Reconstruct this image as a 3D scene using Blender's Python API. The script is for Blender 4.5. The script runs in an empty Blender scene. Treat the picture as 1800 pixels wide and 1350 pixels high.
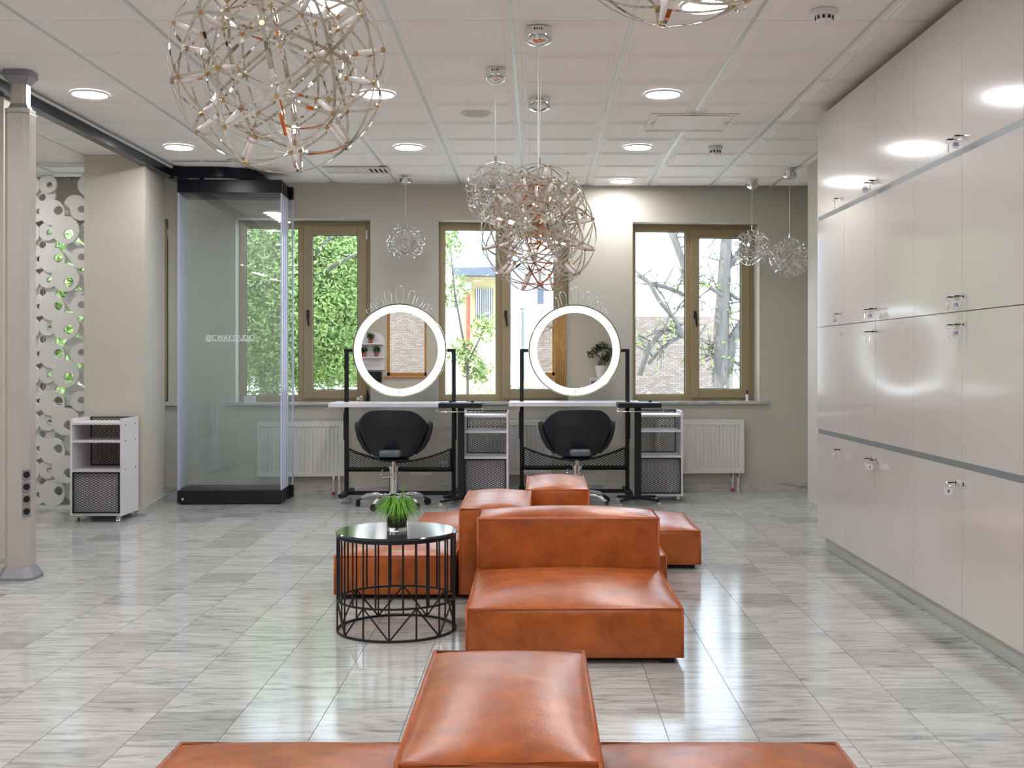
import bpy, bmesh, math, random
from mathutils import Vector, Matrix
random.seed(7)
R = math.radians
PI = math.pi
SC = bpy.context.scene
COL = SC.collection

# ------------------------------------------------------------------ camera
FPX, CX, CY, CAMH = 2020.0, 943.0, 633.0, 1.272
cam_d = bpy.data.cameras.new('camera')
cam = bpy.data.objects.new('camera', cam_d); COL.objects.link(cam)
cam.location = (0, 0, CAMH); cam.rotation_euler = (R(90), 0, 0)
cam_d.sensor_width = 36.0; cam_d.lens = FPX / 1800 * 36
cam_d.shift_x = (900 - CX) / 1800; cam_d.shift_y = (CY - 675) / 1800
cam_d.clip_start = 0.05; cam_d.clip_end = 300
SC.camera = cam

# ------------------------------------------------------------------ world, sun, exposure
world = bpy.data.worlds.new('World'); SC.world = world
world.use_nodes = True
bg = world.node_tree.nodes['Background']
bg.inputs['Color'].default_value = (0.68, 0.83, 1.0, 1)
bg.inputs['Strength'].default_value = 2.1
sun_d = bpy.data.lights.new('sun', 'SUN'); sun_d.energy = 3.0; sun_d.angle = R(1.5); sun_d.color = (1, .95, .86)
sun = bpy.data.objects.new('sun', sun_d); COL.objects.link(sun)
sun.rotation_euler = Vector((0.80, 0.25, -0.95)).to_track_quat('-Z', 'Y').to_euler()
SC.view_settings.view_transform = 'Standard'
SC.view_settings.look = 'None'
SC.view_settings.gamma = 1.0
SC.view_settings.use_curve_mapping = False
SC.view_settings.exposure = 1.38
SC.cycles.transparent_max_bounces = 40
LAMP = 46.0           # radiance of the ceiling downlights

def PX(px, Y): return (px - CX) / FPX * Y
def PZ(py, Y): return CAMH + (CY - py) / FPX * Y

# ------------------------------------------------------------------ materials
def newmat(name):
    m = bpy.data.materials.new(name); m.use_nodes = True
    return m, m.node_tree.nodes, m.node_tree.links, m.node_tree.nodes['Principled BSDF']

def srgb(r, g, b):
    f = lambda c: (c / 255 / 12.92) if c <= 10 else ((c / 255 + .055) / 1.055) ** 2.4
    return (f(r), f(g), f(b), 1)

def mat(name, col, rough=.5, metal=0, var=0.0, vscale=8, bump=0.0, bscale=60, coat=0, spec=.5, stretch=None):
    m, N, L, B = newmat(name)
    B.inputs['Base Color'].default_value = col
    B.inputs['Roughness'].default_value = rough
    B.inputs['Metallic'].default_value = metal
    B.inputs['Specular IOR Level'].default_value = spec
    if coat: B.inputs['Coat Weight'].default_value = coat; B.inputs['Coat Roughness'].default_value = .1
    if var or bump:
        tc = N.new('ShaderNodeTexCoord')
        src = tc.outputs['Object']
        if stretch:
            mp = N.new('ShaderNodeMapping'); mp.inputs['Scale'].default_value = stretch
            L.new(src, mp.inputs['Vector']); src = mp.outputs['Vector']
    if var:
        n = N.new('ShaderNodeTexNoise'); n.inputs['Scale'].default_value = vscale; n.inputs['Detail'].default_value = 5
        L.new(src, n.inputs['Vector'])
        r = N.new('ShaderNodeValToRGB')
        r.color_ramp.elements[0].position = .3; r.color_ramp.elements[1].position = .7
        r.color_ramp.elements[0].color = tuple(c * (1 - var) for c in col[:3]) + (1,)
        r.color_ramp.elements[1].color = tuple(min(1, c * (1 + var)) for c in col[:3]) + (1,)
        L.new(n.outputs['Fac'], r.inputs['Fac']); L.new(r.outputs['Color'], B.inputs['Base Color'])
    if bump:
        n2 = N.new('ShaderNodeTexNoise'); n2.inputs['Scale'].default_value = bscale; n2.inputs['Detail'].default_value = 3
        L.new(src, n2.inputs['Vector'])
        b = N.new('ShaderNodeBump'); b.inputs['Strength'].default_value = bump; b.inputs['Distance'].default_value = .01
        L.new(n2.outputs['Fac'], b.inputs['Height']); L.new(b.outputs['Normal'], B.inputs['Normal'])
    return m

def emit(name, col, s):
    m, N, L, B = newmat(name)
    B.inputs['Base Color'].default_value = (.8, .8, .8, 1)
    B.inputs['Emission Color'].default_value = col
    B.inputs['Emission Strength'].default_value = s
    return m

def thin_glass(name, tint=(1, 1, 1, 1), ior=1.45, rough=0.0, haze=0.0):
    m, N, L, B = newmat(name)
    out = N['Material Output']
    t = N.new('ShaderNodeBsdfTransparent'); t.inputs['Color'].default_value = tint
    g = N.new('ShaderNodeBsdfGlossy'); g.inputs['Roughness'].default_value = rough
    lw = N.new('ShaderNodeLayerWeight'); lw.inputs['Blend'].default_value = .5
    pw = N.new('ShaderNodeMath'); pw.operation = 'POWER'; pw.inputs[1].default_value = 5.0
    L.new(lw.outputs['Facing'], pw.inputs[0])
    fr = N.new('ShaderNodeMath'); fr.operation = 'MULTIPLY_ADD'; fr.inputs[1].default_value = .95
    fr.inputs[2].default_value = ((ior - 1) / (ior + 1)) ** 2
    L.new(pw.outputs[0], fr.inputs[0])
    mx = N.new('ShaderNodeMixShader')
    L.new(fr.outputs[0], mx.inputs['Fac']); L.new(t.outputs[0], mx.inputs[1]); L.new(g.outputs[0], mx.inputs[2])
    last = mx
    if haze:
        d = N.new('ShaderNodeBsdfDiffuse'); d.inputs['Color'].default_value = (.75, .8, .82, 1)
        m2 = N.new('ShaderNodeMixShader'); m2.inputs['Fac'].default_value = haze
        L.new(mx.outputs[0], m2.inputs[1]); L.new(d.outputs[0], m2.inputs[2]); last = m2
    L.new(last.outputs[0], out.inputs['Surface'])
    N.remove(B)
    return m

TILE, TX0, TY0 = .3015, .745, 3.849
def marble(name, tiled=True, scale=1.0):
    m, N, L, B = newmat(name)
    geo = N.new('ShaderNodeNewGeometry')
    wn = None
    vec = geo.outputs['Position']
    if tiled:
        sub = N.new('ShaderNodeVectorMath'); sub.operation = 'SUBTRACT'; sub.inputs[1].default_value = (TX0, TY0, 0)
        L.new(vec, sub.inputs[0])
        dv = N.new('ShaderNodeVectorMath'); dv.operation = 'DIVIDE'; dv.inputs[1].default_value = (TILE, TILE, 1000)
        L.new(sub.outputs[0], dv.inputs[0])
        fl = N.new('ShaderNodeVectorMath'); fl.operation = 'FLOOR'; L.new(dv.outputs[0], fl.inputs[0])
        wn = N.new('ShaderNodeTexWhiteNoise'); wn.noise_dimensions = '3D'; L.new(fl.outputs[0], wn.inputs['Vector'])
        off = N.new('ShaderNodeVectorMath'); off.operation = 'SCALE'; off.inputs['Scale'].default_value = 37.0
        L.new(wn.outputs['Color'], off.inputs[0])
        add = N.new('ShaderNodeVectorMath'); add.operation = 'ADD'
        L.new(vec, add.inputs[0]); L.new(off.outputs[0], add.inputs[1]); vec = add.outputs[0]
    mp = N.new('ShaderNodeMapping'); mp.inputs['Scale'].default_value = (2.4 * scale, 14 * scale, 14 * scale)
    mp.inputs['Rotation'].default_value = (0, 0, R(-4))
    L.new(vec, mp.inputs['Vector'])
    n = N.new('ShaderNodeTexNoise'); n.inputs['Scale'].default_value = 1.6; n.inputs['Detail'].default_value = 7
    n.inputs['Roughness'].default_value = .62; n.inputs['Distortion'].default_value = 1.3
    L.new(mp.outputs[0], n.inputs['Vector'])
    r = N.new('ShaderNodeValToRGB'); e = r.color_ramp.elements
    e[0].position = .30; e[0].color = srgb(134, 136, 140)
    e[1].position = .60; e[1].color = srgb(202, 200, 195)
    k = e.new(.46); k.color = srgb(184, 183, 181)
    L.new(n.outputs['Fac'], r.inputs['Fac'])
    col = r.outputs['Color']
    if tiled:
        p5 = N.new('ShaderNodeMath'); p5.operation = 'POWER'; p5.inputs[1].default_value = 4.0
        L.new(wn.outputs['Value'], p5.inputs[0])
        mr = N.new('ShaderNodeMapRange'); mr.inputs[3].default_value = .96; mr.inputs[4].default_value = .68
        L.new(p5.outputs[0], mr.inputs[0])
        mu = N.new('ShaderNodeVectorMath'); mu.operation = 'SCALE'
        L.new(col, mu.inputs[0]); L.new(mr.outputs[0], mu.inputs['Scale']); col = mu.outputs[0]
    L.new(col, B.inputs['Base Color'])
    B.inputs['Roughness'].default_value = .13
    B.inputs['Specular IOR Level'].default_value = .5
    return m

M = {}
M['floor'] = marble('marble_floor')
M['marble'] = marble('marble_trim', False)
M['grout'] = mat('grout', srgb(120, 118, 114), .7)
M['wall'] = mat('wall_paint', srgb(196, 190, 177), .55, var=.02, vscale=3, bump=.03, bscale=180)
M['ceil'] = mat('ceiling_board', srgb(243, 239, 235), .6, var=.01, vscale=2)
M['void'] = mat('ceiling_void', srgb(150, 148, 146), .8)
M['rail'] = mat('ceiling_rail', srgb(200, 204, 208), .35, metal=.3, var=.03)
M['locker'] = mat('locker_lacquer', srgb(208, 201, 197), .12, bump=.012, bscale=45, coat=.3, stretch=(1, 1, .25), var=.005)
M['lockbody'] = mat('locker_carcass', srgb(110, 108, 106), .4, var=.01)
M['alu'] = mat('brushed_aluminium', srgb(170, 180, 182), .3, metal=.9, var=.04, vscale=40)
M['grip'] = mat('grip_profile', srgb(138, 144, 147), .4, metal=.3, var=.02)
M['chrome'] = mat('chrome', (.82, .83, .85, 1), .05, metal=1, var=.01)
M['nickel'] = mat('champagne_metal', (.74, .69, .62, 1), .05, metal=1, var=.02)
M['tube'] = mat('led_tube', srgb(236, 226, 224), .12, var=.02, coat=.5)
M['brass'] = mat('brass_cap', srgb(206, 172, 130), .25, metal=.9, var=.05)
M['black'] = mat('black_powdercoat', (.010, .011, .014, 1), .45, var=.1, bump=.02, bscale=300, spec=.3)
M['blackgloss'] = mat('black_anodised', (.008, .010, .018, 1), .25, var=.1, spec=.22)
M['vinyl'] = mat('black_vinyl', (.013, .015, .020, 1), .45, var=.1, bump=.05, bscale=220, spec=.35)
M['greyvinyl'] = mat('grey_vinyl', (.10, .12, .14, 1), .3, var=.1)
M['white'] = mat('white_laminate', srgb(226, 222, 228), .35, var=.01)
M['enamel'] = mat('white_enamel', srgb(222, 219, 214), .3, var=.01)
M['plastic'] = mat('white_plastic', srgb(230, 228, 226), .35, var=.01)
M['screen'] = mat('white_mdf', srgb(226, 224, 220), .5, var=.01)
M['frame'] = mat('window_profile', srgb(160, 142, 110), .4, metal=.2, var=.03)
M['gasket'] = mat('rubber', (.02, .02, .02, 1), .6, var=.1)
M['post'] = mat('post_aluminium', srgb(190, 182, 174), .35, metal=.25, var=.02)
M['postgrey'] = mat('post_fitting', srgb(140, 140, 144), .4, metal=.3, var=.02)
M['glass'] = thin_glass('window_glass')
M['pglass'] = thin_glass('partition_glass', (.985, .993, .992, 1), 1.5, 0, .012)
M['edge'] = mat('glass_edge_seal', srgb(196, 200, 226), .2, var=.02)
M['decal'] = mat('white_vinyl_lettering', srgb(235, 238, 240), .5, var=.01)
M['mirror'] = mat('mirror_silver', (.90, .88, .84, 1), .0, metal=1)
M['led'] = emit('led_ring', (.72, .91, 1, 1), 1.1)
M['lamp'] = emit('downlight_diffuser', (.965, .98, 1, 1), LAMP)
M['seam'] = mat('led_seam', srgb(170, 200, 215), .3, var=.02)
M['gold'] = mat('mirror_rim', srgb(200, 186, 160), .15, metal=1, var=.02)
M['soil'] = mat('soil', srgb(40, 26, 20), .9, var=.4, vscale=60)
M['purple'] = mat('purple_print', srgb(74, 42, 120), .5, var=.02)
M['leafgrass'] = mat('fern_leaf', srgb(104, 160, 40), .5, var=.25, vscale=30)
M['leaf'] = mat('tree_leaf', srgb(138, 164, 92), .5, var=.4, vscale=2.5)
M['leafdark'] = mat('houseplant_leaf', srgb(44, 74, 34), .45, var=.3, vscale=12)
M['bark'] = mat('bark', srgb(104, 100, 96), .9, var=.25, vscale=14, bump=.6, bscale=25, stretch=(1, 1, .2))
M['facade'] = mat('white_render', srgb(228, 228, 226), .8, var=.03)
M['beige'] = mat('beige_render', srgb(214, 196, 150), .8, var=.05)
M['slate'] = mat('roof_metal', srgb(100, 108, 120), .5, var=.1)
M['greyren'] = mat('grey_render', srgb(176, 186, 194), .8, var=.04)
M['ground'] = mat('outside_paving', srgb(200, 196, 188), .9, var=.1, vscale=1.5)
M['rust'] = mat('rusty_pipe', srgb(170, 90, 70), .7, var=.2)
M['wood'] = mat('orange_wood', srgb(196, 140, 76), .5, var=.15, vscale=6, stretch=(8, 8, 1))
M['curtain'] = mat('curtain_fabric', srgb(206, 164, 104), .8, var=.1)
M['red'] = mat('red_plastic', srgb(180, 40, 36), .4, var=.02)
M['dark'] = mat('dark_slot', (.01, .01, .012, 1), .7, var=.1)

def leather():
    m, N, L, B = newmat('cognac_leather')
    tc = N.new('ShaderNodeTexCoord')
    n = N.new('ShaderNodeTexNoise'); n.inputs['Scale'].default_value = 7; n.inputs['Detail'].default_value = 8; n.inputs['Roughness'].default_value = .65
    L.new(tc.outputs['Object'], n.inputs['Vector'])
    r = N.new('ShaderNodeValToRGB'); e = r.color_ramp.elements
    e[0].position = .3; e[0].color = srgb(138, 63, 16)
    e[1].position = .72; e[1].color = srgb(196, 103, 38)
    L.new(n.outputs['Fac'], r.inputs['Fac']); L.new(r.outputs['Color'], B.inputs['Base Color'])
    n2 = N.new('ShaderNodeTexNoise'); n2.inputs['Scale'].default_value = 160; n2.inputs['Detail'].default_value = 3
    n3 = N.new('ShaderNodeTexNoise'); n3.inputs['Scale'].default_value = 5; n3.inputs['Detail'].default_value = 2
    L.new(tc.outputs['Object'], n2.inputs['Vector']); L.new(tc.outputs['Object'], n3.inputs['Vector'])
    b = N.new('ShaderNodeBump'); b.inputs['Strength'].default_value = .06; b.inputs['Distance'].default_value = .01
    b2 = N.new('ShaderNodeBump'); b2.inputs['Strength'].default_value = .25; b2.inputs['Distance'].default_value = .03
    L.new(n2.outputs['Fac'], b.inputs['Height']); L.new(n3.outputs['Fac'], b2.inputs['Height'])
    L.new(b2.outputs['Normal'], b.inputs['Normal']); L.new(b.outputs['Normal'], B.inputs['Normal'])
    B.inputs['Roughness'].default_value = .30
    B.inputs['Specular IOR Level'].default_value = .55
    return m
M['leather'] = leather()
M['piping'] = mat('leather_piping', srgb(176, 86, 36), .4, var=.15, vscale=20)  # colour lightened to carry the highlight the seam edges catch

def brickmat(name, c1, c2, mortar, sx):
    m, N, L, B = newmat(name)
    tc = N.new('ShaderNodeTexCoord'); mp = N.new('ShaderNodeMapping')
    mp.inputs['Rotation'].default_value = (R(90), 0, 0)
    L.new(tc.outputs['Object'], mp.inputs['Vector'])
    b = N.new('ShaderNodeTexBrick'); b.inputs['Scale'].default_value = sx
    b.inputs['Color1'].default_value = c1; b.inputs['Color2'].default_value = c2; b.inputs['Mortar'].default_value = mortar
    b.inputs['Mortar Size'].default_value = .018; b.inputs['Brick Width'].default_value = .5; b.inputs['Row Height'].default_value = .17
    L.new(mp.outputs[0], b.inputs['Vector']); L.new(b.outputs['Color'], B.inputs['Base Color'])
    bp = N.new('ShaderNodeBump'); bp.inputs['Strength'].default_value = .5; bp.invert = True
    L.new(b.outputs['Fac'], bp.inputs['Height']); L.new(bp.outputs['Normal'], B.inputs['Normal'])
    B.inputs['Roughness'].default_value = .9
    return m
M['brick'] = brickmat('pale_brick', srgb(160, 148, 138), srgb(140, 122, 108), srgb(110, 102, 96), 3.6)

# ------------------------------------------------------------------ mesh builder
class MB:
    def __init__(s): s.v = []; s.f = []
    def add(s, vs, fs, mtx=None):
        o = len(s.v)
        s.v += [tuple(mtx @ Vector(p)) if mtx else tuple(p) for p in vs]
        s.f += [tuple(i + o for i in f) for f in fs]
        return s
    def box(s, x0, x1, y0, y1, z0, z1, mtx=None):
        vs = [(x, y, z) for z in (z0, z1) for y in (y0, y1) for x in (x0, x1)]
        return s.add(vs, [(0, 2, 3, 1), (4, 5, 7, 6), (0, 1, 5, 4), (2, 6, 7, 3), (0, 4, 6, 2), (1, 3, 7, 5)], mtx)
    def tube(s, pts, r, n=8, closed=False, mtx=None, caps=True):
        pts = [Vector(p) for p in pts]; k = len(pts); vs = []; fs = []
        rs = r if isinstance(r, (list, tuple)) else [r] * k
        prev = None
        for i, p in enumerate(pts):
            a = pts[(i - 1) % k] if (closed or i > 0) else p
            b = pts[(i + 1) % k] if (closed or i < k - 1) else p
            t = (b - a).normalized()
            if prev is None:
                up = Vector((0, 0, 1)) if abs(t.z) < .9 else Vector((1, 0, 0))
                x = t.cross(up).normalized()
            else:
                x = (prev - t * prev.dot(t)).normalized()
            prev = x; y = t.cross(x)
            for j in range(n):
                c = 2 * PI * (j + .5) / n
                vs.append(p + (x * math.cos(c) + y * math.sin(c)) * rs[i])
        m = k if closed else k - 1
        for i in range(m):
            for j in range(n):
                a = i * n + j; b = i * n + (j + 1) % n; i2 = (i + 1) % k
                fs.append((a, b, i2 * n + (j + 1) % n, i2 * n + j))
        if caps and not closed:
            fs.append(tuple(range(n - 1, -1, -1))); fs.append(tuple((k - 1) * n + j for j in range(n)))
        return s.add(vs, fs, mtx)
    def cyl(s, p0, p1, r, n=16, r1=None, mtx=None):
        return s.tube([p0, p1], [r, r if r1 is None else r1], n, False, mtx)
    def lathe(s, prof, n=32, c=(0, 0, 0), mtx=None):
        vs = []; fs = []; k = len(prof)
        for i in range(n):
            a = 2 * PI * i / n
            for r, z in prof: vs.append((c[0] + r * math.cos(a), c[1] + r * math.sin(a), c[2] + z))
        for i in range(n):
            for j in range(k - 1):
                i2 = (i + 1) % n
                fs.append((i * k + j, i2 * k + j, i2 * k + j + 1, i * k + j + 1))
        return s.add(vs, fs, mtx)
    def prism(s, poly, z0, z1, mtx=None):
        n = len(poly)
        vs = [(x, y, z0) for x, y in poly] + [(x, y, z1) for x, y in poly]
        fs = [tuple(range(n - 1, -1, -1)), tuple(range(n, 2 * n))] + [(i, (i + 1) % n, n + (i + 1) % n, n + i) for i in range(n)]
        return s.add(vs, fs, mtx)
    def sphere(s, c, r, n=12, sz=1.0, mtx=None):
        prof = [(max(1e-4, r * math.sin(PI * i / (n // 2 + 2))), -r * sz * math.cos(PI * i / (n // 2 + 2))) for i in range(n // 2 + 3)]
        return s.lathe(prof, n, c, mtx)
    def mesh(s, name, m=None, smooth=False):
        me = bpy.data.meshes.new(name); me.from_pydata(s.v, [], s.f)
        if m is not None: me.materials.append(M[m] if isinstance(m, str) else m)
        bm = bmesh.new(); bm.from_mesh(me)
        bmesh.ops.recalc_face_normals(bm, faces=bm.faces); bm.to_mesh(me); bm.free()
        if smooth: me.shade_smooth()
        me.update()
        return me
    def build(s, name, m, parent=None, smooth=False, bevel=0, loc=None, rz=None, auto=False):
        return link(name, s.mesh(name, m, smooth), parent, bevel, loc, rz, auto)

def link(name, me, parent=None, bevel=0, loc=None, rz=None, auto=False):
    o = bpy.data.objects.new(name, me); COL.objects.link(o)
    if parent is not None: o.parent = parent
    if loc is not None: o.location = loc
    if rz is not None: o.rotation_euler = (0, 0, rz)
    if bevel:
        b = o.modifiers.new('bevel', 'BEVEL'); b.width = bevel; b.segments = 2; b.limit_method = 'ANGLE'; b.angle_limit = R(40)
    if auto:
        me.shade_smooth()
        es = o.modifiers.new('edge', 'EDGE_SPLIT'); es.split_angle = R(35)
    return o

def tag(o, label, cat, group=None, kind=None):
    o['label'] = label
    if cat: o['category'] = cat
    if group: o['group'] = group
    if kind: o['kind'] = kind
    return o
def struct(o, label=None):
    o['kind'] = 'structure'
    if label: o['label'] = label
    return o
def thing(name, label, cat, loc=(0, 0, 0), rz=0, group=None):
    o = bpy.data.objects.new(name, None); COL.objects.link(o); o.empty_display_size = .1
    o.location = loc; o.rotation_euler = (0, 0, rz)
    return tag(o, label, cat, group)
def copy_tree(o, parent=None):
    c = o.copy(); COL.objects.link(c)
    if parent is not None: c.parent = parent
    for ch in list(o.children): copy_tree(ch, c)
    return c

# ================================================================== STRUCTURE
CEIL = CAMH + 1.69
XL, XR, YF = -6.2, 2.75, -5.0          # left wall, right wall, front wall (behind the camera)
WS = .079                              # slope of the back wall
WANG = math.atan(WS)
WO = Vector((0, 11.05, 0))
WM = Matrix.Translation(WO) @ Matrix.Rotation(WANG, 4, 'Z')
def wall_u(px):
    k = (px - CX) / FPX
    X = k * 11.05 / (1 - WS * k)
    return X / math.cos(WANG)

# ---- floor
fl = MB().box(XL - .2, XR + .2, YF - .2, 11.6, -.12, -.004).build('floor', 'grout')
struct(fl, 'polished grey and white veined marble tile floor')
g = .0012
t_me = MB().box(g, TILE - g, g, TILE - g, -.012, 0).mesh('floor_tile', 'floor')
cells = []
i0 = int(math.floor((XL - TX0) / TILE)); i1 = int(math.ceil((XR - TX0) / TILE))
j0 = int(math.floor((YF - TY0) / TILE)); j1 = int(math.ceil((11.35 - TY0) / TILE))
for i in range(i0, i1):
    for j in range(j0, j1):
        cells.append((TX0 + i * TILE, TY0 + j * TILE))
def in_view(x, y):
    if y < 3.2: return False
    for xx in (x, x + TILE):
        p = CX + FPX * xx / (y + .15)
        if 0 < p < 1800 and xx < 2.05: return True
    return False
vis = sorted([c for c in cells if in_view(*c)], key=lambda c: c[1])
near = set(vis[:300])
for c in vis[:300]:
    o = link('tile', t_me, fl); o.location = (c[0], c[1], 0)
rest = MB()
for c in cells:
    if c in near: continue
    x1 = min(c[0] + TILE - g, XR + .1); y1 = c[1] + TILE - g
    rest.box(max(c[0] + g, XL - .1), x1, c[1] + g, y1, -.012, 0)
o = rest.build('tiles_beyond', 'floor', fl); o['kind'] = 'stuff'

# ---- ceiling
CP, CX0, CY0 = .602, -.125, 5.72
ce = MB().box(XL - .2, XR + .2, YF - .2, 11.6, CEIL + .03, CEIL + .15).build('ceiling', 'void')
struct(ce, 'off white suspended ceiling of square stepped panels')
def stepped_tile():
    b = MB(); a = CP / 2 - .003
    rings = [(a, .012), (a, 0.0), (a - .035, 0.0), (a - .041, -.005), (a - .061, -.005), (a - .068, -.010), (0, -.010)]
    vs = []; fs = []
    for r, z in rings[:-1]: vs += [(-r, -r, z), (r, -r, z), (r, r, z), (-r, r, z)]
    for k in range(len(rings) - 2):
        for q in range(4): fs.append((k * 4 + q, k * 4 + (q + 1) % 4, k * 4 + 4 + (q + 1) % 4, k * 4 + 4 + q))
    k = len(rings) - 2; fs.append((k * 4, k * 4 + 1, k * 4 + 2, k * 4 + 3))
    return b.add(vs, fs)
ct_me = stepped_tile().mesh('ceiling_panel', 'ceil')
st = stepped_tile(); restc = MB()
for i in range(-11, 6):
    for j in range(-19, 10):
        x = CX0 + (i + .5) * CP; y = CY0 + (j + .5) * CP
        if x - .3 < XL or x + .3 > XR + .35 or y - .3 < YF: continue
        if y + .3 > WO.y + WS * x + .35: continue
        if y > 4.8:
            o = link('panel', ct_me, ce); o.location = (x, y, CEIL)
        else:
            restc.add(st.v, st.f, Matrix.Translation((x, y, CEIL)))
o = restc.build('panels_beyond', 'ceil', ce); o['kind'] = 'stuff'
rail_me = MB().box(-.010, .010, YF, 11.3, -.003, .012).mesh('rail', 'rail')
for i in range(-10, 6):
    x = CX0 + i * CP
    if XL < x < XR: link('rail', rail_me, ce, loc=(x, 0, CEIL))

# ---- back wall with four window openings (wall-local: u along the wall, v outwards)
OPEN = [(wall_u(414), wall_u(651)), (wall_u(771), wall_u(1002)), (wall_u(1112), wall_u(1335))]
w4 = (OPEN[0][0] - 1.88, OPEN[0][0] - .62)
OPENS = [w4] + OPEN
SILL, HEAD = .87, 2.611
b = MB(); us = [-6.6] + [v for o_ in OPENS for v in o_] + [3.1]
VT = .34
for k in range(0, len(us), 2): b.box(us[k], us[k + 1], 0, VT, 0, CEIL + .1)
for (a, c) in OPENS:
    b.box(a, c, 0, VT, 0, SILL - .025); b.box(a, c, 0, VT, HEAD, CEIL + .1)
wb = b.build('wall_back', 'wall'); wb.matrix_world = WM; struct(wb, 'warm grey plaster wall with tall windows')
bb = MB().box(-6.5, 2.75, -.015, 0, 0, .075).build('baseboard_back', 'marble'); bb.matrix_world = WM; struct(bb, 'grey marble skirting under the windows')

def make_window(n, a, c, handle=True, mtx=WM, v0=.20):
    root = bpy.data.objects.new('window_%d' % n, None); COL.objects.link(root)
    root.matrix_world = mtx @ Matrix.Translation(((a + c) / 2, v0, 0))
    struct(root, 'bronze framed two-part window with a black handle')
    h = (c - a) / 2; z0, z1 = SILL, HEAD
    L_, Rr = -h, h
    f = MB()
    m0 = L_ + .06 + .50                     # fixed glass right edge
    m1 = m0 + .055
    f.box(L_, L_ + .06, 0, .07, z0, z1); f.box(Rr - .055, Rr, 0, .07, z0, z1)
    f.box(L_ + .06, Rr - .055, 0, .07, z1 - .07, z1); f.box(L_ + .06, Rr - .055, 0, .07, z0, z0 + .062)
    f.box(m0, m1, 0, .07, z0 + .062, z1 - .07)
    f.build('frame', 'frame', root, bevel=.004)
    s0, s1 = m1 - .005, Rr - .05
    q = MB(); w = .085
    zz0, zz1 = z0 + .03, z1 - .045
    q.box(s0, s0 + w, -.02, .05, zz0, zz1); q.box(s1 - w, s1, -.02, .05, zz0, zz1)
    q.box(s0 + w, s1 - w, -.02, .05, zz0, zz0 + .085); q.box(s0 + w, s1 - w, -.02, .05, zz1 - .085, zz1)
    sash = q.build('sash', 'frame', root, bevel=.004)
    e = .006
    gk = MB()
    def ring(x0, x1, za, zb, y):
        gk.box(x0, x0 + e, y, y + .02, za, zb); gk.box(x1 - e, x1, y, y + .02, za, zb)
        gk.box(x0, x1, y, y + .02, zb - e, zb); gk.box(x0, x1, y, y + .02, za, za + e)
    ring(L_ + .06, m0, z0 + .062, z1 - .07, .02); ring(s0 + w, s1 - w, zz0 + .085, zz1 - .085, .005)
    gk.build('gasket', 'gasket', root)
    MB().box(L_ + .06, m0, .030, .036, z0 + .062, z1 - .07).build('pane', 'glass', root)
    MB().box(s0 + w, s1 - w, .014, .020, zz0 + .085, zz1 - .085).build('pane', 'glass', root)
    if handle:
        hx = s0 + .042; hz = PZ(553, 11.3)
        k = MB(); k.box(hx - .014, hx + .014, -.030, -.02, hz - .035, hz + .035); k.cyl((hx, -.03, hz + .01), (hx, -.055, hz + .01), .011, 10)
        k.tube([(hx, -.055, hz + .012), (hx + .003, -.060, hz - .04), (hx + .012, -.058, hz - .12)], [.012, .012, .008], 8)
        k.build('handle', 'black', sash)
        MB().box(s1 - .004, s1 + .012, -.028, -.016, zz1 - .13, zz1 - .04).build('hinge', 'alu', sash)
    sl = MB().box(L_ - .09, Rr + .09, -v0 - .05, 0, SILL - .025, SILL).build('sill', 'marble', root, bevel=.004)
    return root
for n, (a, c) in enumerate(OPENS): make_window(n + 1, a, c)

# ---- side walls, front wall, pier and column
struct(MB().box(XL - .2, XL, YF - .2, 11.0, 0, CEIL + .1).build('wall_left', 'wall'), 'plain warm grey side wall beyond the glass room')
struct(MB().box(XR, XR + .2, YF - .2, 11.9, 0, CEIL + .1).build('wall_right', 'wall'), 'plain wall behind the lockers')
px0 = 2.345
struct(MB().box(px0, XR + .01, 9.30, 9.93, 0, CEIL + .05).build('wall_pier', 'wall'), 'pale wall pier at the end of the lockers')
struct(MB().box(px0 - .015, px0, 9.285, 9.945, 0, .075).build('baseboard_pier', 'marble'), 'marble skirting on the pier beside the lockers')
colp = [(-3.70, 9.40), (-3.205, 9.40), (-3.325, 10.28), (-3.85, 10.28)]
struct(MB().prism(colp, 0, CEIL + .05).build('wall_column', 'wall'), 'square beige column beside the glass stack')
cb = [(-3.71, 9.385), (-3.19, 9.385), (-3.31, 10.295), (-3.86, 10.295)]
struct(MB().prism(cb, 0, .075).build('baseboard_column', 'marble'), 'grey marble skirting around the beige column')
struct(MB().box(-4.4, -3.222, 6.95, 7.15, 0, CEIL + .05).build('wall_stub', 'wall'), 'beige wall end behind the grey power post')
struct(MB().box(-4.4, -3.208, 6.935, 7.165, 0, .085).build('baseboard_stub', 'marble'), 'marble skirting behind the power post')

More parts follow.
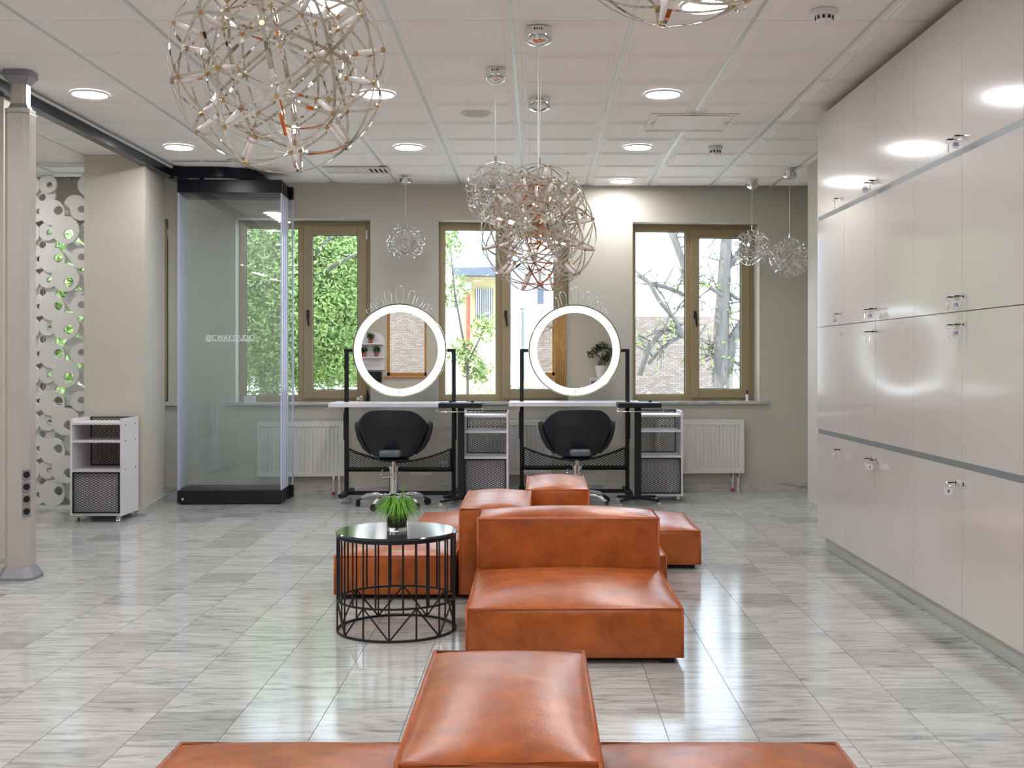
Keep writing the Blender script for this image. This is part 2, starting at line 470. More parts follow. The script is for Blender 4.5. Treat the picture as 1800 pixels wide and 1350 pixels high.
# front wall behind the camera, seen in the mirrors
FW = [(-3.36, -2.46), (-.40, .42)]
b = MB(); us = [XL] + [v for o_ in FW for v in o_] + [XR]
for k in range(0, len(us), 2): b.box(us[k], us[k + 1], YF - .3, YF, 0, CEIL + .1)
for a, c in FW: b.box(a, c, YF - .3, YF, 0, .92); b.box(a, c, YF - .3, YF, 2.62, CEIL + .1)
struct(b.build('wall_front', 'wall'), 'beige wall across the room, seen in the round mirrors')
for n, (a, c) in enumerate(FW):
    r_ = bpy.data.objects.new('window_%d' % (n + 5), None); COL.objects.link(r_); r_.location = ((a + c) / 2, YF - .15, 0)
    struct(r_, 'wood framed window across the room, seen in a mirror')
    h = (c - a) / 2; f = MB()
    f.box(-h, -h + .06, -.04, .04, .92, 2.62); f.box(h - .06, h, -.04, .04, .92, 2.62); f.box(-h, h, -.04, .04, 2.56, 2.62); f.box(-h, h, -.04, .04, .92, .99)
    f.build('frame', 'wood', r_)
    MB().box(-h + .06, h - .06, -.004, .004, .99, 2.56).build('pane', 'glass', r_)
    MB().box(-h - .05, h + .05, -.05, .20, .88, .92).build('sill', 'wood', r_)

# ================================================================== CEILING FIXTURES
def downlight_meshes():
    r = .104
    rim = MB().lathe([(r + .012, .0), (r + .012, -.010), (r + .004, -.013), (r, -.010), (r, .0)], 36).mesh('rim', 'plastic', True)
    dif = MB().lathe([(1e-4, -.009), (r * .6, -.009), (r - .001, -.008)], 36).mesh('diffuser', 'lamp')
    return rim, dif
rim_me, dif_me = downlight_meshes()
DLAB = {(-2.81, 1): 'round downlight beside the black track above the power post', (-2.81, 2): 'round downlight beside the curved end of the black track',
        (-1.005, 0): 'round downlight directly behind the top of the big wire ball over open floor', (-1.005, 1): 'round downlight level with the ceiling speaker, one panel row nearer',
        (-1.005, 2): 'round downlight in line with the air vent and lone small pendant', (.795, 0): 'round downlight behind the pendant that shows only its underside',
        (.795, 1): 'round downlight next to the square hatch, on its open side', (.795, 2): 'round downlight between the square hatch and the window wall', (.795, 3): 'round downlight close to the window wall, making a glow on it'}
for x in (-4.6, -2.81, -1.005, .795):
    for k in range(-5, 4):
        y = 5.43 + 1.80 * k - (.09 if k == 3 else 0)
        if y < YF + .3: continue
        if k == 3 and x < 0: continue
        if x == -4.6 and k > 2: continue  # this leftmost column is unseen, added to brighten the disc screen
        vis_ = y > 5 and x > -4
        t = thing('downlight', DLAB[(x, k)] if (x, k) in DLAB else 'round ceiling downlight out of view', 'downlight', (x, y, CEIL - .012), 0, 'ceiling downlights')
        link('rim', rim_me, t); link('diffuser', dif_me, t)

def detector(x, y, label):
    t = thing('smoke_detector', label, 'smoke detector', (x, y, CEIL - .012))
    MB().lathe([(1e-4, -.0), (.058, 0), (.058, -.02), (.048, -.026), (.046, -.026)], 28).build('base', 'plastic', t, auto=True)
    MB().lathe([(.044, -.024), (.040, -.05), (.030, -.058), (1e-4, -.060)], 28).build('head', 'plastic', t, auto=True)
    s_ = MB()
    for k in range(10):
        a = 2 * PI * k / 10
        s_.box(.0395, .0445, -.006, .006, -.046, -.030, Matrix.Rotation(a, 4, 'Z'))
    s_.build('slots', 'dark', t)
Yd = 3413.8 / (633 - 14); detector(PX(1449, Yd), Yd, 'white smoke detector on a panel above the lockers')
Yd = 3413.8 / (633 - 256); detector(PX(1257, Yd), Yd, 'white smoke detector between downlight and back wall')
Yd = 3413.8 / (633 - 197)
t = thing('ceiling_speaker', 'flat round white ceiling speaker', 'speaker', (PX(837, Yd), Yd, CEIL - .012))
MB().lathe([(.09, -.004), (.105, -.008), (.108, 0)], 36).build('rim', 'plastic', t, True)
MB().lathe([(1e-4, -.003), (.09, -.004)], 36).build('grille', mat('speaker_mesh', srgb(196, 198, 194), .7, bump=.4, bscale=900), t)
# square hatch framed across four panels
t = thing('ceiling_hatch', 'square white access hatch with double moulding on the ceiling', 'hatch', (1.08, 8.13, CEIL - .012))
for rr, nm in ((.30, 'outer_moulding'), (.245, 'inner_moulding')):
    q = MB()
    for (x0, x1, y0, y1) in ((-rr, rr, -rr, -rr + .02), (-rr, rr, rr - .02, rr), (-rr, -rr + .02, -rr + .02, rr - .02), (rr - .02, rr, -rr + .02, rr - .02)): q.box(x0, x1, y0, y1, -.004, 0)
    q.build(nm, 'ceil', t, bevel=.0015)
MB().box(-.225, .225, -.225, .225, -.002, 0).build('panel', 'ceil', t)
# air vent near the back wall
Yv = 3413.8 / (633 - 296)
t = thing('air_vent', 'slotted white air diffuser with dark louvres beside the pendant', 'air vent', (PX(628, Yv), Yv, CEIL - .012))
q = MB(); q.box(-.28, .28, -.14, -.12, -.012, 0); q.box(-.28, .28, .12, .14, -.012, 0); q.box(-.28, -.26, -.12, .12, -.012, 0); q.box(.26, .28, -.12, .12, -.012, 0)
q.build('frame', 'plastic', t)
MB().box(-.26, .26, -.12, .12, -.003, 0).build('duct', 'dark', t); MB().box(-.26, .10, -.12, .12, -.006, -.003).build('cover_plate', 'plastic', t)
lv = MB().box(-.012, .012, -.12, .12, -.010, -.004).mesh('louvre', 'plastic')
for k in range(12):
    o = link('louvre', lv, t); o.location = (-.235 + k * .0425, 0, 0); o.rotation_euler = (0, R(25), 0)
for k, pxx in enumerate((328, 383)):
    Ys = 3413.8 / (633 - 280)
    t = thing('slot_diffuser', 'narrow dark slot diffuser beside the black glass track, %s the column' % ('nearer' if k == 0 else 'farther from'), 'air vent', (PX(pxx, Ys), Ys, CEIL - .012))
    MB().box(-.13, .13, -.03, .03, -.006, 0).build('frame', 'plastic', t); MB().box(-.115, .115, -.008, .008, -.008, -.004).build('slot', 'dark', t)

# ================================================================== CHANDELIERS
ib = bmesh.new(); bmesh.ops.create_icosphere(ib, subdivisions=2, radius=1.0)
NODES = [v.co.normalized() for v in ib.verts]
EDGES = [(e.verts[0].co.normalized(), e.verts[1].co.normalized()) for e in ib.edges]
ib.free()
def rib_shape(alpha, w, th=.006, n=8):
    vs = []; fs = []
    for i in range(n + 1):
        a = -alpha / 2 + alpha * i / n
        for rr in (1 - th, 1.0):
            for y in (-w / 2, w / 2): vs.append((rr * math.sin(a), y, rr * math.cos(a)))
    for i in range(n):
        o = i * 4; p = o + 4
        fs += [(o, o + 1, p + 1, p), (o + 2, p + 2, p + 3, o + 3), (o, p, p + 2, o + 2), (o + 1, o + 3, p + 3, p + 1)]
    return vs, fs
def edge_matrix(a, b, rad):
    mid = (a + b).normalized(); t = (b - a).normalized(); y = mid.cross(t)
    m = Matrix((t, y, mid)).transposed().to_4x4()
    return m @ Matrix.Scale(rad, 4)
ALPH = sorted({round(a.angle(b), 3) for a, b in EDGES})
RIB_W = .031
rib_me = {al: (lambda mb: mb)(MB().add(*rib_shape(al, RIB_W))).mesh('rib', 'nickel') for al in ALPH}
RIN = .72
def tube_parts():
    tb = MB().cyl((0, 0, RIN + .03), (0, 0, .97), .027, 10)
    cp = MB().cyl((0, 0, RIN - .01), (0, 0, RIN + .04), .0245, 10); cp2 = MB().cyl((0, 0, .955), (0, 0, 1.008), .0245, 10)
    return tb, cp, cp2
tb0, cp0, cp1 = tube_parts()
tube_me = tb0.mesh('led_tube', 'tube', True); cap_me = cp0.mesh('tube_cap', 'brass'); cap2_me = cp1.mesh('tube_cap', 'brass')
def zmat(d, rad):
    return d.to_track_quat('Z', 'Y').to_matrix().to_4x4() @ Matrix.Scale(rad, 4)
def chandelier(x, y, zc, rad, label, detail, seed, canopy_r=.075, wires=1, group='wire ball pendant lamps'):
    rnd = random.Random(seed)
    rot = Matrix.Rotation(rnd.uniform(0, 6.28), 4, 'Z') @ Matrix.Rotation(rnd.uniform(0, 6.28), 4, 'X')
    t = thing('pendant_lamp', label, 'pendant lamp', (x, y, 0), 0, group)
    def put(name, me, m, par):
        o = link(name, me, par); o.matrix_local = m; return o
    C0 = Matrix.Translation((0, 0, zc))
    cz = CEIL - .012
    MB().lathe([(1e-4, 0), (canopy_r, 0), (canopy_r, -.055), (canopy_r * .93, -.068), (canopy_r * .5, -.083), (1e-4, -.088)], 32, (0, 0, cz)).build('canopy', 'chrome', t, auto=True)
    sl = MB()
    for k in range(-1, 3): sl.box(-.0025 + k * .012 - .006, .0025 + k * .012 - .006, -canopy_r - .001, -canopy_r + .004, cz - .022, cz - .010)
    sl.build('canopy_slots', 'dark', t)
    top = zc + rad
    c = MB()
    c.tube([(0, 0, cz - .075), (0, 0, top + .02)], .0028, 6)
    if wires > 1: c.tube([(.02, 0, cz - .07), (.012, 0, (cz + top) / 2), (.002, 0, top + .05)], .0012, 5)
    c.build('cable', 'plastic', t)
    MB().cyl((0, 0, top - .03 * rad), (0, 0, top + .035), .008, 10).build('cable_grip', 'chrome', t)
    if detail == 2:
        for sh in (1.0, RIN):
            for a, b in EDGES:
                put('outer_rib' if sh == 1 else 'inner_rib', rib_me[round(a.angle(b), 3)], C0 @ rot @ edge_matrix(a, b, rad * sh), t)
    else:
        for sh in (1.0, RIN):
            q = MB()
            for a, b in EDGES:
                vs, fs = rib_shape(round(a.angle(b), 3), RIB_W * (1.0 if sh == 1 else 1.2), n=5)
                q.add(vs, fs, C0 @ rot @ edge_matrix(a, b, rad * sh))
            q.build('outer_lattice' if sh == 1 else 'inner_lattice', 'nickel' if rad > .2 else 'chrome', t)
    if detail >= 1:
        for d in NODES:
            o = put('led_tube', tube_me, C0 @ rot @ zmat(d, rad), t)
            link('tube_cap', cap_me, o); link('tube_cap', cap2_me, o)
    else:
        q = MB(); q2 = MB()
        for d in NODES:
            q.add(tb0.v, tb0.f, C0 @ rot @ zmat(d, rad)); q2.add(cp0.v, cp0.f, C0 @ rot @ zmat(d, rad)); q2.add(cp1.v, cp1.f, C0 @ rot @ zmat(d, rad))
        q.build('led_tubes', 'tube', t, True)['kind'] = 'stuff'; q2.build('tube_caps', 'chrome', t)['kind'] = 'stuff'
    return t
def cY(py): return 3413.8 / (633 - py)
chandelier(PX(490, 3.24), 3.24, PZ(115, 3.24), .30, 'big wire ball pendant hanging over the open marble floor left of the front sofa', 2, 1, .071, 2)
chandelier(PX(1198, 2.26), 2.26, 1.94 + .30, .30, 'big wire ball pendant with only its underside showing at the ceiling edge', 2, 2, .071, 2)
y = cY(47); chandelier(PX(946, y), y, PZ(411, y), .297, 'big wire ball pendant with two wires, lowest of the clustered three', 1, 3, .071, 2)
y = cY(170); chandelier(PX(948, y), y, PZ(372, y), .31, 'big wire ball pendant behind the lowest ball of the clustered three', 1, 4, .071, 2)
y = cY(118); chandelier(PX(871, y), y, PZ(339, y), .178, 'small wire ball pendant touching the two big clustered balls', 1, 5, .058)
y = cY(306); chandelier(PX(713, y), y, PZ(425, y), .178, 'small wire ball pendant alone between two windows', 0, 6, .058)
y = 10.72; chandelier(PX(1322, y), y, PZ(436, y), .172, 'small wire ball pendant hanging in front of the tree window frame', 0, 8, .058)
y = cY(296); chandelier(PX(1388, y), y, PZ(453, y), .178, 'small wire ball pendant hanging beside the wall pier near lockers', 0, 9, .062)

# ================================================================== LOCKERS
LROT = .0109
LX0 = 1.985
def lface(Y): return LX0 - LROT * Y
COLW = .641
rows = [(.105, .781), (.812, 1.491), (1.495, 2.204), (2.235, 2.900)]
lockz = [.713, 1.433, 1.560, 2.280]
door_me = [MB().box(0, .02, -COLW / 2 + .0015, COLW / 2 - .0015, z0, z1).mesh('door', 'locker') for z0, z1 in rows]
body_b = MB().box(.022, .60, -COLW / 2, COLW / 2, .105, 2.90)
body_me = body_b.mesh('carcass', 'lockbody')
gap_me = MB().box(.0215, .03, -COLW / 2, COLW / 2, .105, 2.90).mesh('shadow_gap', 'dark')
plinth_me = MB().box(.055, .60, -COLW / 2, COLW / 2, 0, .104).mesh('plinth', mat('plinth_grey', srgb(192, 192, 184), .25, var=.02))
grip_b = MB()
prof = [(.000, 0), (.002, 0), (.002, .004), (.020, .008), (.020, .023), (.004, .027), (.004, .031), (.000, .031)]
grip_mes = []
for zb in (.781, 2.204):
    q = MB(); n = len(prof)
    vs = [(x, -COLW / 2, zb + z) for x, z in prof] + [(x, COLW / 2, zb + z) for x, z in prof]
    q.add(vs, [(i, (i + 1) % n, n + (i + 1) % n, n + i) for i in range(n)])
    grip_mes.append(q.mesh('grip_rail', 'grip'))
lock_me = MB().cyl((0, 0, 0), (-.012, 0, 0), .010, 14).mesh('lock', 'chrome')
names = ['end', 'second', 'third', 'fourth', 'fifth', 'sixth', 'seventh']
lock_pts = {}
for c in range(7):
    Yc = 7.77 - COLW * (c + .5)
    t = thing('locker_cabinet', ('tall white gloss locker cabinet at the pier end of the row' if c == 0 else 'tall white gloss locker cabinet, %s from the pier end' % names[c]), 'locker', (lface(Yc), Yc, 0), LROT, 'white lockers along the wall')
    link('carcass', body_me, t); link('plinth', plinth_me, t)
    for gm in grip_mes: link('grip_rail', gm, t)
    if c == 0:
        q = MB(); q.box(-.001, .022, COLW / 2 - .012, COLW / 2 + .001, .781, .812); q.box(-.001, .022, COLW / 2 - .012, COLW / 2 + .001, 2.204, 2.235)
        q.build('rail_end_cap', 'plastic', t)
    side = -1 if c in (0, 1, 3, 5) else 1       # lock near (-Y) or far (+Y) edge
    for r_ in range(4):
        d = link('door', door_me[r_], t)
        ly = side * (COLW / 2 - .045)
        k = link('lock', lock_me, d); k.location = (0, ly, lockz[r_])
        lock_pts[(c, r_)] = Vector((lface(Yc), Yc, 0)) + Matrix.Rotation(LROT, 3, 'Z') @ Vector((0, ly, lockz[r_]))

def text_mesh(txt, size, m, bold=False):
    cu = bpy.data.curves.new('txt', 'FONT'); cu.body = txt; cu.size = size; cu.align_x = 'CENTER'; cu.align_y = 'CENTER'
    cu.extrude = .0003; cu.resolution_u = 3
    if bold: cu.offset = size * .02
    o = bpy.data.objects.new('txt', cu); COL.objects.link(o)
    dg = bpy.context.evaluated_depsgraph_get()
    me = bpy.data.meshes.new_from_object(o.evaluated_get(dg))
    bpy.data.objects.remove(o); me.materials.clear(); me.materials.append(M[m]); me.name = 'lettering'
    return me
key_head = MB().box(-.050, -.026, -.009, .009, -.0025, .0025); key_head.box(-.028, -.012, -.003, .003, -.0015, .0015)
key_me = key_head.mesh('key_head', 'black')
ring_me = MB().tube([(-.046 + .011 * math.cos(a), 0, -.008 + .011 * math.sin(a)) for a in [2 * PI * k / 18 for k in range(18)]], .0011, 5, True).mesh('ring', 'chrome')
tag_me = MB().cyl((0, -.0016, 0), (0, .0016, 0), .0185, 24).mesh('tag', mat('clear_tag', srgb(236, 230, 240), .15, var=.01, coat=.5))
tagb_me = MB().tube([(0, -.002, 0), (0, .002, 0)], .020, 24).mesh('tag_rim', 'plastic')
def key(c, r_, num, yaw, roll=0):
    p = lock_pts[(c, r_)]
    rowname = ['bottom', 'second', 'third', 'top'][r_]
    if num: lab = 'locker key tagged %s, %s row, %s cabinet from the pier' % (num, rowname, 'first' if c == 0 else names[c])
    else: lab = 'locker key with blank edge-on tag in a %s row lock, %s cabinet from the pier' % (rowname, 'end' if c == 0 else names[c])
    t = thing('locker_key', lab, 'key', p, LROT, 'keys hanging in the lockers')
    link('key_head', key_me, t); link('ring', ring_me, t)
    g_ = link('tag', tag_me, t); g_.location = (-.046, 0, -.040); g_.rotation_euler = (0, R(roll), yaw)
    if num:
        tm = link('lettering', text_mesh(num, .021, 'purple', True), g_)
        tm.location = (0, -.0022, 0); tm.rotation_euler = (R(90), 0, 0)
for a in [(0, 0, '1', R(55)), (1, 0, None, R(80)), (2, 0, '3', 0), (3, 0, '4', 0), (1, 1, None, R(78)), (2, 1, None, R(84)), (3, 1, None, R(75)), (4, 1, '10', 0),
          (0, 2, '11', R(10), 40), (1, 2, None, R(82)), (2, 2, '13', 0, -25), (3, 2, None, R(60)), (4, 2, '15', 0, -4), (0, 3, None, R(85)), (1, 3, '17', 0), (2, 3, None, R(82)), (3, 3, None, R(65)), (4, 3, '20', 0)]:
    key(*a)

# ================================================================== LEFT SIDE: power post, track, glass stack, screen
Yp = 6.70
t = thing('power_post', 'grey aluminium floor to ceiling power post with black sockets', 'post', (PX(36, Yp), Yp, 0))
def oct_(w, d, c): return [(-w + c, -d), (w - c, -d), (w, -d + c), (w, d - c), (w - c, d), (-w + c, d), (-w, d - c), (-w, -d + c)]
MB().prism(oct_(.072, .072, .03), .04, 2.73).build('shaft', 'post', t)
q = MB(); lo = oct_(.105, .105, .035); hi = oct_(.078, .078, .03)
vs = [(x, y, 0) for x, y in lo] + [(x, y, .018) for x, y in lo] + [(x, y, .075) for x, y in hi]
fs = [tuple(range(7, -1, -1)), tuple(range(16, 24))] + [(k * 8 + i, k * 8 + (i + 1) % 8, k * 8 + 8 + (i + 1) % 8, k * 8 + 8 + i) for k in range(2) for i in range(8)]
q.add(vs, fs).build('foot', 'postgrey', t)
q = MB(); a_, b_, c_ = oct_(.074, .074, .03), oct_(.046, .046, .018), oct_(.078, .078, .02)
vs = [(x, y, 2.70) for x, y in a_] + [(x, y, 2.76) for x, y in b_]
q.add(vs, [tuple(range(8, 16))] + [(i, (i + 1) % 8, 8 + (i + 1) % 8, 8 + i) for i in range(8)]).build('shoulder', 'postgrey', t)
MB().prism(b_, 2.75, 2.89).build('neck', 'post', t)
q = MB(); vs = [(x, y, 2.875) for x, y in b_] + [(x, y, 2.915) for x, y in c_] + [(x, y, CEIL - .012) for x, y in c_]
q.add(vs, [tuple(range(16, 24))] + [(k * 8 + i, k * 8 + (i + 1) % 8, k * 8 + 8 + (i + 1) % 8, k * 8 + 8 + i) for k in range(2) for i in range(8)]).build('ceiling_collar', 'postgrey', t)
for k in range(4):
    zz = PZ(834 + k * 21.5, Yp - .05)
    o = MB().box(-.003, .004, -.024, .024, -.030, .030).build('socket', 'postgrey', t, bevel=.002)
    o.location = (.0605, -.0605, zz); o.rotation_euler = (0, 0, R(-45))
    MB().cyl((.0, 0, 0), (.006, 0, 0), .019, 16).build('socket_face', 'black', o)

# ceiling track
def strip_path(pts, w, z0, z1):
    q = MB(); L_ = []; Rr = []
    for i, p in enumerate(pts):
        a = Vector(pts[max(0, i - 1)]); b2 = Vector(pts[min(len(pts) - 1, i + 1)])
        d = (b2 - a).normalized(); n = Vector((-d.y, d.x))
        L_.append(Vector(p) + n * w / 2); Rr.append(Vector(p) - n * w / 2)
    n = len(pts)
    vs = [(p.x, p.y, z) for z in (z0, z1) for p in L_ + Rr]
    fs = []
    for i in range(n - 1):
        fs += [(i, i + 1, n + i + 1, n + i), (2 * n + i, 3 * n + i, 3 * n + i + 1, 2 * n + i + 1), (i, 2 * n + i, 2 * n + i + 1, i + 1), (n + i, n + i + 1, 3 * n + i + 1, 3 * n + i)]
    fs += [(0, n, 3 * n, 2 * n), (n - 1, 3 * n - 1, 4 * n - 1, 2 * n - 1)]
    return q.add(vs, fs)
tz0, tz1 = CEIL - .097, CEIL - .012
t = thing('ceiling_track', 'black ceiling track of the sliding glass partition with curved parking loop', 'track', (0, 0, 0))
XT = -3.20
strip_path([(XT, YF + .3), (XT, 10.45)], .075, tz0, tz1).build('main_track', 'blackgloss', t)
arc = [(XT, 10.02), (-2.78, 10.02)] + [(-2.78 + .26 * math.sin(a), 10.28 - .26 * math.cos(a)) for a in [PI / 2 * k / 8 for k in range(1, 9)]] + [(-2.52, 10.70)]
strip_path(arc, .075, tz0, tz1).build('parking_loop', 'blackgloss', t)
strip_path([(XT + .045, YF + .3), (XT + .045, 9.95)], .012, CEIL - .03, CEIL - .012).build('trim_strip', 'plastic', t)

# stacked glass panels
for k in range(5):
    y = 10.13 + k * .105
    x0 = PX(313 + 3 * k, y); x1 = -2.245 - k * .006
    if k == 4: x1 = -2.235
    lab = ['front glass panel of the parked stack, carrying white lettering', 'second glass panel in the parked stack behind the lettered one', 'middle glass panel in the parked stack', 'fourth glass panel in the parked stack', 'rearmost glass panel in the parked stack, next to the radiator'][k]
    t = thing('glass_panel', lab, 'glass panel', ((x0 + x1) / 2, y + .012, 0), R(1.8), 'parked sliding glass panels')
    h = (x1 - x0) / 2
    MB().box(-h, h, -.028, .028, .012, .125).build('bottom_rail', 'black', t, bevel=.003)
    MB().box(-h, h, -.028, .028, 2.745, 2.862).build('top_rail', 'blackgloss', t, bevel=.003)
    MB().box(-h + .012, h - .012, -.005, .005, .125, 2.745).build('pane', 'pglass', t)
    MB().box(-h, -h + .014, -.012, .012, .125, 2.745).build('edge_seal', 'edge', t)
    MB().box(h - .014, h, -.012, .012, .125, 2.745).build('edge_seal', 'edge', t)
    MB().cyl((-h + .2, 0, 2.862), (-h + .2, 0, 2.90), .012, 8).build('hanger', 'black', t)
    MB().cyl((h - .2, 0, 2.862), (h - .2, 0, 2.90), .012, 8).build('hanger', 'black', t)
    MB().box(-h + .03, -h + .06, -.02, .02, 0, .012).build('floor_guide', 'black', t)
    MB().box(h - .06, h - .03, -.02, .02, 0, .012).build('floor_guide', 'black', t)
    if k == 0:
        MB().cyl((-h + .05, -.028, .05), (-h + .05, -.036, .05), .012, 14).build('floor_lock', 'chrome', t)
        tm = link('lettering', text_mesh('@C.WAY.STUDIO', .066, 'decal'), t)
        tm.location = (PX(404, y) - (x0 + x1) / 2, -.0065, PZ(594, y)); tm.rotation_euler = (R(90), 0, 0)
        w_ = (447 - 362) / FPX * y
        tm.scale = (w_ / max(1e-3, tm.dimensions.x), 1, 1) if tm.dimensions.x > 0 else (1, 1, 1)
        MB().box(-w_ / 2, w_ / 2, -.0066, -.0060, 0, .004).build('underline', 'decal', t, loc=(PX(404, y) - (x0 + x1) / 2, 0, PZ(599.5, y)))

# perforated white screen of overlapping discs
Ysc = 9.82
t = thing('disc_screen', 'white partition screen of overlapping round discs with holes', 'screen', (0, Ysc, 0))
def disc_me(Ro, hx, hz, rh, n=28):
    q = MB(); vs = []; fs = []
    for k in range(n):
        a = 2 * PI * k / n
        for y in (0, .03):
            vs.append((Ro * math.cos(a), y, Ro * math.sin(a))); vs.append((hx + rh * math.cos(a), y, hz + rh * math.sin(a)))
    for k in range(n):
        o = k * 4; p = ((k + 1) % n) * 4
        fs += [(o, o + 1, p + 1, p), (o + 2, p + 2, p + 3, o + 3), (o, p, p + 2, o + 2), (o + 1, o + 3, p + 3, p + 1)]
    return q.add(vs, fs).mesh('ring', 'screen')
kk = Ysc / FPX / 4.22
cellsD = [((485, 525), 103, (508, 555), 37, 0), ((375, 390), 96, (420, 375), 34, .018), ((590, 375), 76, (597, 368), 26, .012),
          ((330, 530), 68, (345, 537), 23, .036), ((300, 612), 80, (280, 625), 28, .054), ((525, 335), 84, (542, 330), 28, .056), ((235, 385), 72, (262, 378), 22, .040),
          ((640, 540), 84, (648, 545), 27, .034)]
dm = [disc_me(Ro * kk, (h[0] - c[0]) * kk, -(h[1] - c[1]) * kk, rh * kk) for c, Ro, h, rh, dy in cellsD]
perV = 355 * kk; perH = 450 * kk
for col in range(-3, 1):
    for row in range(-2, 8):
        for d_, (c, Ro, h, rh, dy) in zip(dm, cellsD):
            x = PX(c[0] / 4.22, Ysc) + col * perH; z = PZ(280 + c[1] / 4.22, Ysc) - row * perV
            if z > .03 and z - Ro * kk < .021: z = Ro * kk + .021
            if z > 2.79 or z - Ro * kk < 0.0 or x > -3.60 or x < -5.6: continue
            o = link('ring', d_, t); o.location = (x, dy * 1.6, z)
MB().box(-5.6, -3.72, .0, .13, 2.86, 2.88).build('top_rail', 'screen', t)
MB().box(-5.6, -3.72, 0, .13, 0, .02).build('bottom_rail', 'screen', t)

# ================================================================== CASTERS / CARTS
def caster_mesh(r=.024, h=.05):
    q = MB(); q.cyl((-.012, 0, r), (-.004, 0, r), r, 14); q.cyl((.004, 0, r), (.012, 0, r), r, 14)
    q.box(-.016, .016, -.008, .012, r + .004, h - .004); q.cyl((0, 0, h - .006), (0, 0, h), .012, 8)
    return q
cast_me = caster_mesh().mesh('caster', 'chrome'); castb_me = caster_mesh(.03, .062).mesh('caster', 'black')
def mesh_grid(q, w, h, px_, pz_, r, y=0.0):
    """expanded-metal pattern of diamond strands in the XZ plane, lower left at 0,0"""
    nx = int(round(w / px_)); nz = int(round(h / pz_)); px_ = w / nx; pz_ = h / nz
    for i in range(nx):
        for s in (1, -1):
            pts = []
            for j in range(nz * 2 + 1):
                off = 0 if j % 2 == 0 else s * .5
                pts.append(((i + .5 + off * .92) * px_, y, j * pz_ / 2))
            # strand as thin flat ribbon
            vs = []; fs = []
            for k_, p in enumerate(pts):
                vs += [(p[0] - r, y, p[2]), (p[0] + r, y, p[2])]
                if k_: fs.append((2 * k_ - 2, 2 * k_ - 1, 2 * k_ + 1, 2 * k_))
            q.add(vs, fs)
    return q
CW, CD, CHh = .41, .37, .813
def make_cart(label, x, y, rz=0):
    t = thing('trolley_cart', label, 'cart', (x, y, 0), rz, 'white salon carts with black mesh')
    th = .018; z0 = .052; hw = CW / 2
    for s in (-1, 1):
        o = MB().box(-th / 2, th / 2, 0, CD, z0, CHh).build('side_panel', 'white', t, bevel=.0015); o.location = (s * (hw - th / 2), 0, 0)
        sc = MB()
        for zz in (.76, .635, .41):
            for yy in (.07, .29): sc.cyl((s * th / 2, yy, zz), (s * (th / 2 + .002), yy, zz), .006, 8)
        sc.build('screw_caps', 'dark', o)
    for nm, zz in (('top_shelf', .765), ('shelf', .625), ('shelf', .395), ('bottom', z0)):
        MB().box(-hw + th, hw - th, 0.004, CD - .006, zz, zz + th).build(nm, 'white', t, bevel=.001)
    q = MB(); x0, x1, z_0, z_1 = -hw + th + .003, hw - th - .003, z0 + th + .004, .393; f_ = .009
    q.box(x0, x0 + f_, -.008, .004, z_0, z_1); q.box(x1 - f_, x1, -.008, .004, z_0, z_1); q.box(x0, x1, -.008, .004, z_0, z_0 + f_); q.box(x0, x1, -.008, .004, z_1 - f_, z_1)
    d = q.build('mesh_door', 'black', t)
    g_ = mesh_grid(MB(), x1 - x0 - .01, z_1 - z_0 - .01, .036, .019, .0045)
    o = g_.build('expanded_mesh', 'black', d); o.location = (x0 + .005, -.002, z_0 + .005)
    MB().box(-hw + th, hw - th, .02, .026, z0 + th, .395).build('door_backing', 'white', t)
    q = MB(); z_0, z_1 = .415, .812
    q.box(x0, x1, CD - .008, CD - .002, z_0, z_0 + f_); q.box(x0, x1, CD - .008, CD - .002, z_1 - f_, z_1); q.box(x0, x0 + f_, CD - .008, CD - .002, z_0, z_1); q.box(x1 - f_, x1, CD - .008, CD - .002, z_0, z_1)
    d = q.build('mesh_back', 'black', t)
    o = mesh_grid(MB(), x1 - x0 - .01, z_1 - z_0 - .01, .036, .019, .0045).build('expanded_mesh', 'black', d); o.location = (x0 + .005, CD - .005, z_0 + .005)
    for sx in (-1, 1):
        for yy in (.04, CD - .04):
            c = link('caster', cast_me, t); c.location = (sx * (hw - .04), yy, .002)
    return t
make_cart('white cart with black mesh door standing by the beige column', PX(169, 9.0), 9.0)
make_cart('white cart with black mesh door between the two mirror stations', PX(853, 10.2), 10.2)
make_cart('white cart with black mesh door in front of the radiator, beside a tray stand', PX(1160.5, 10.32), 10.32)
make_cart('white cart mostly hidden behind the wall end by the power post', -3.583, 7.36)

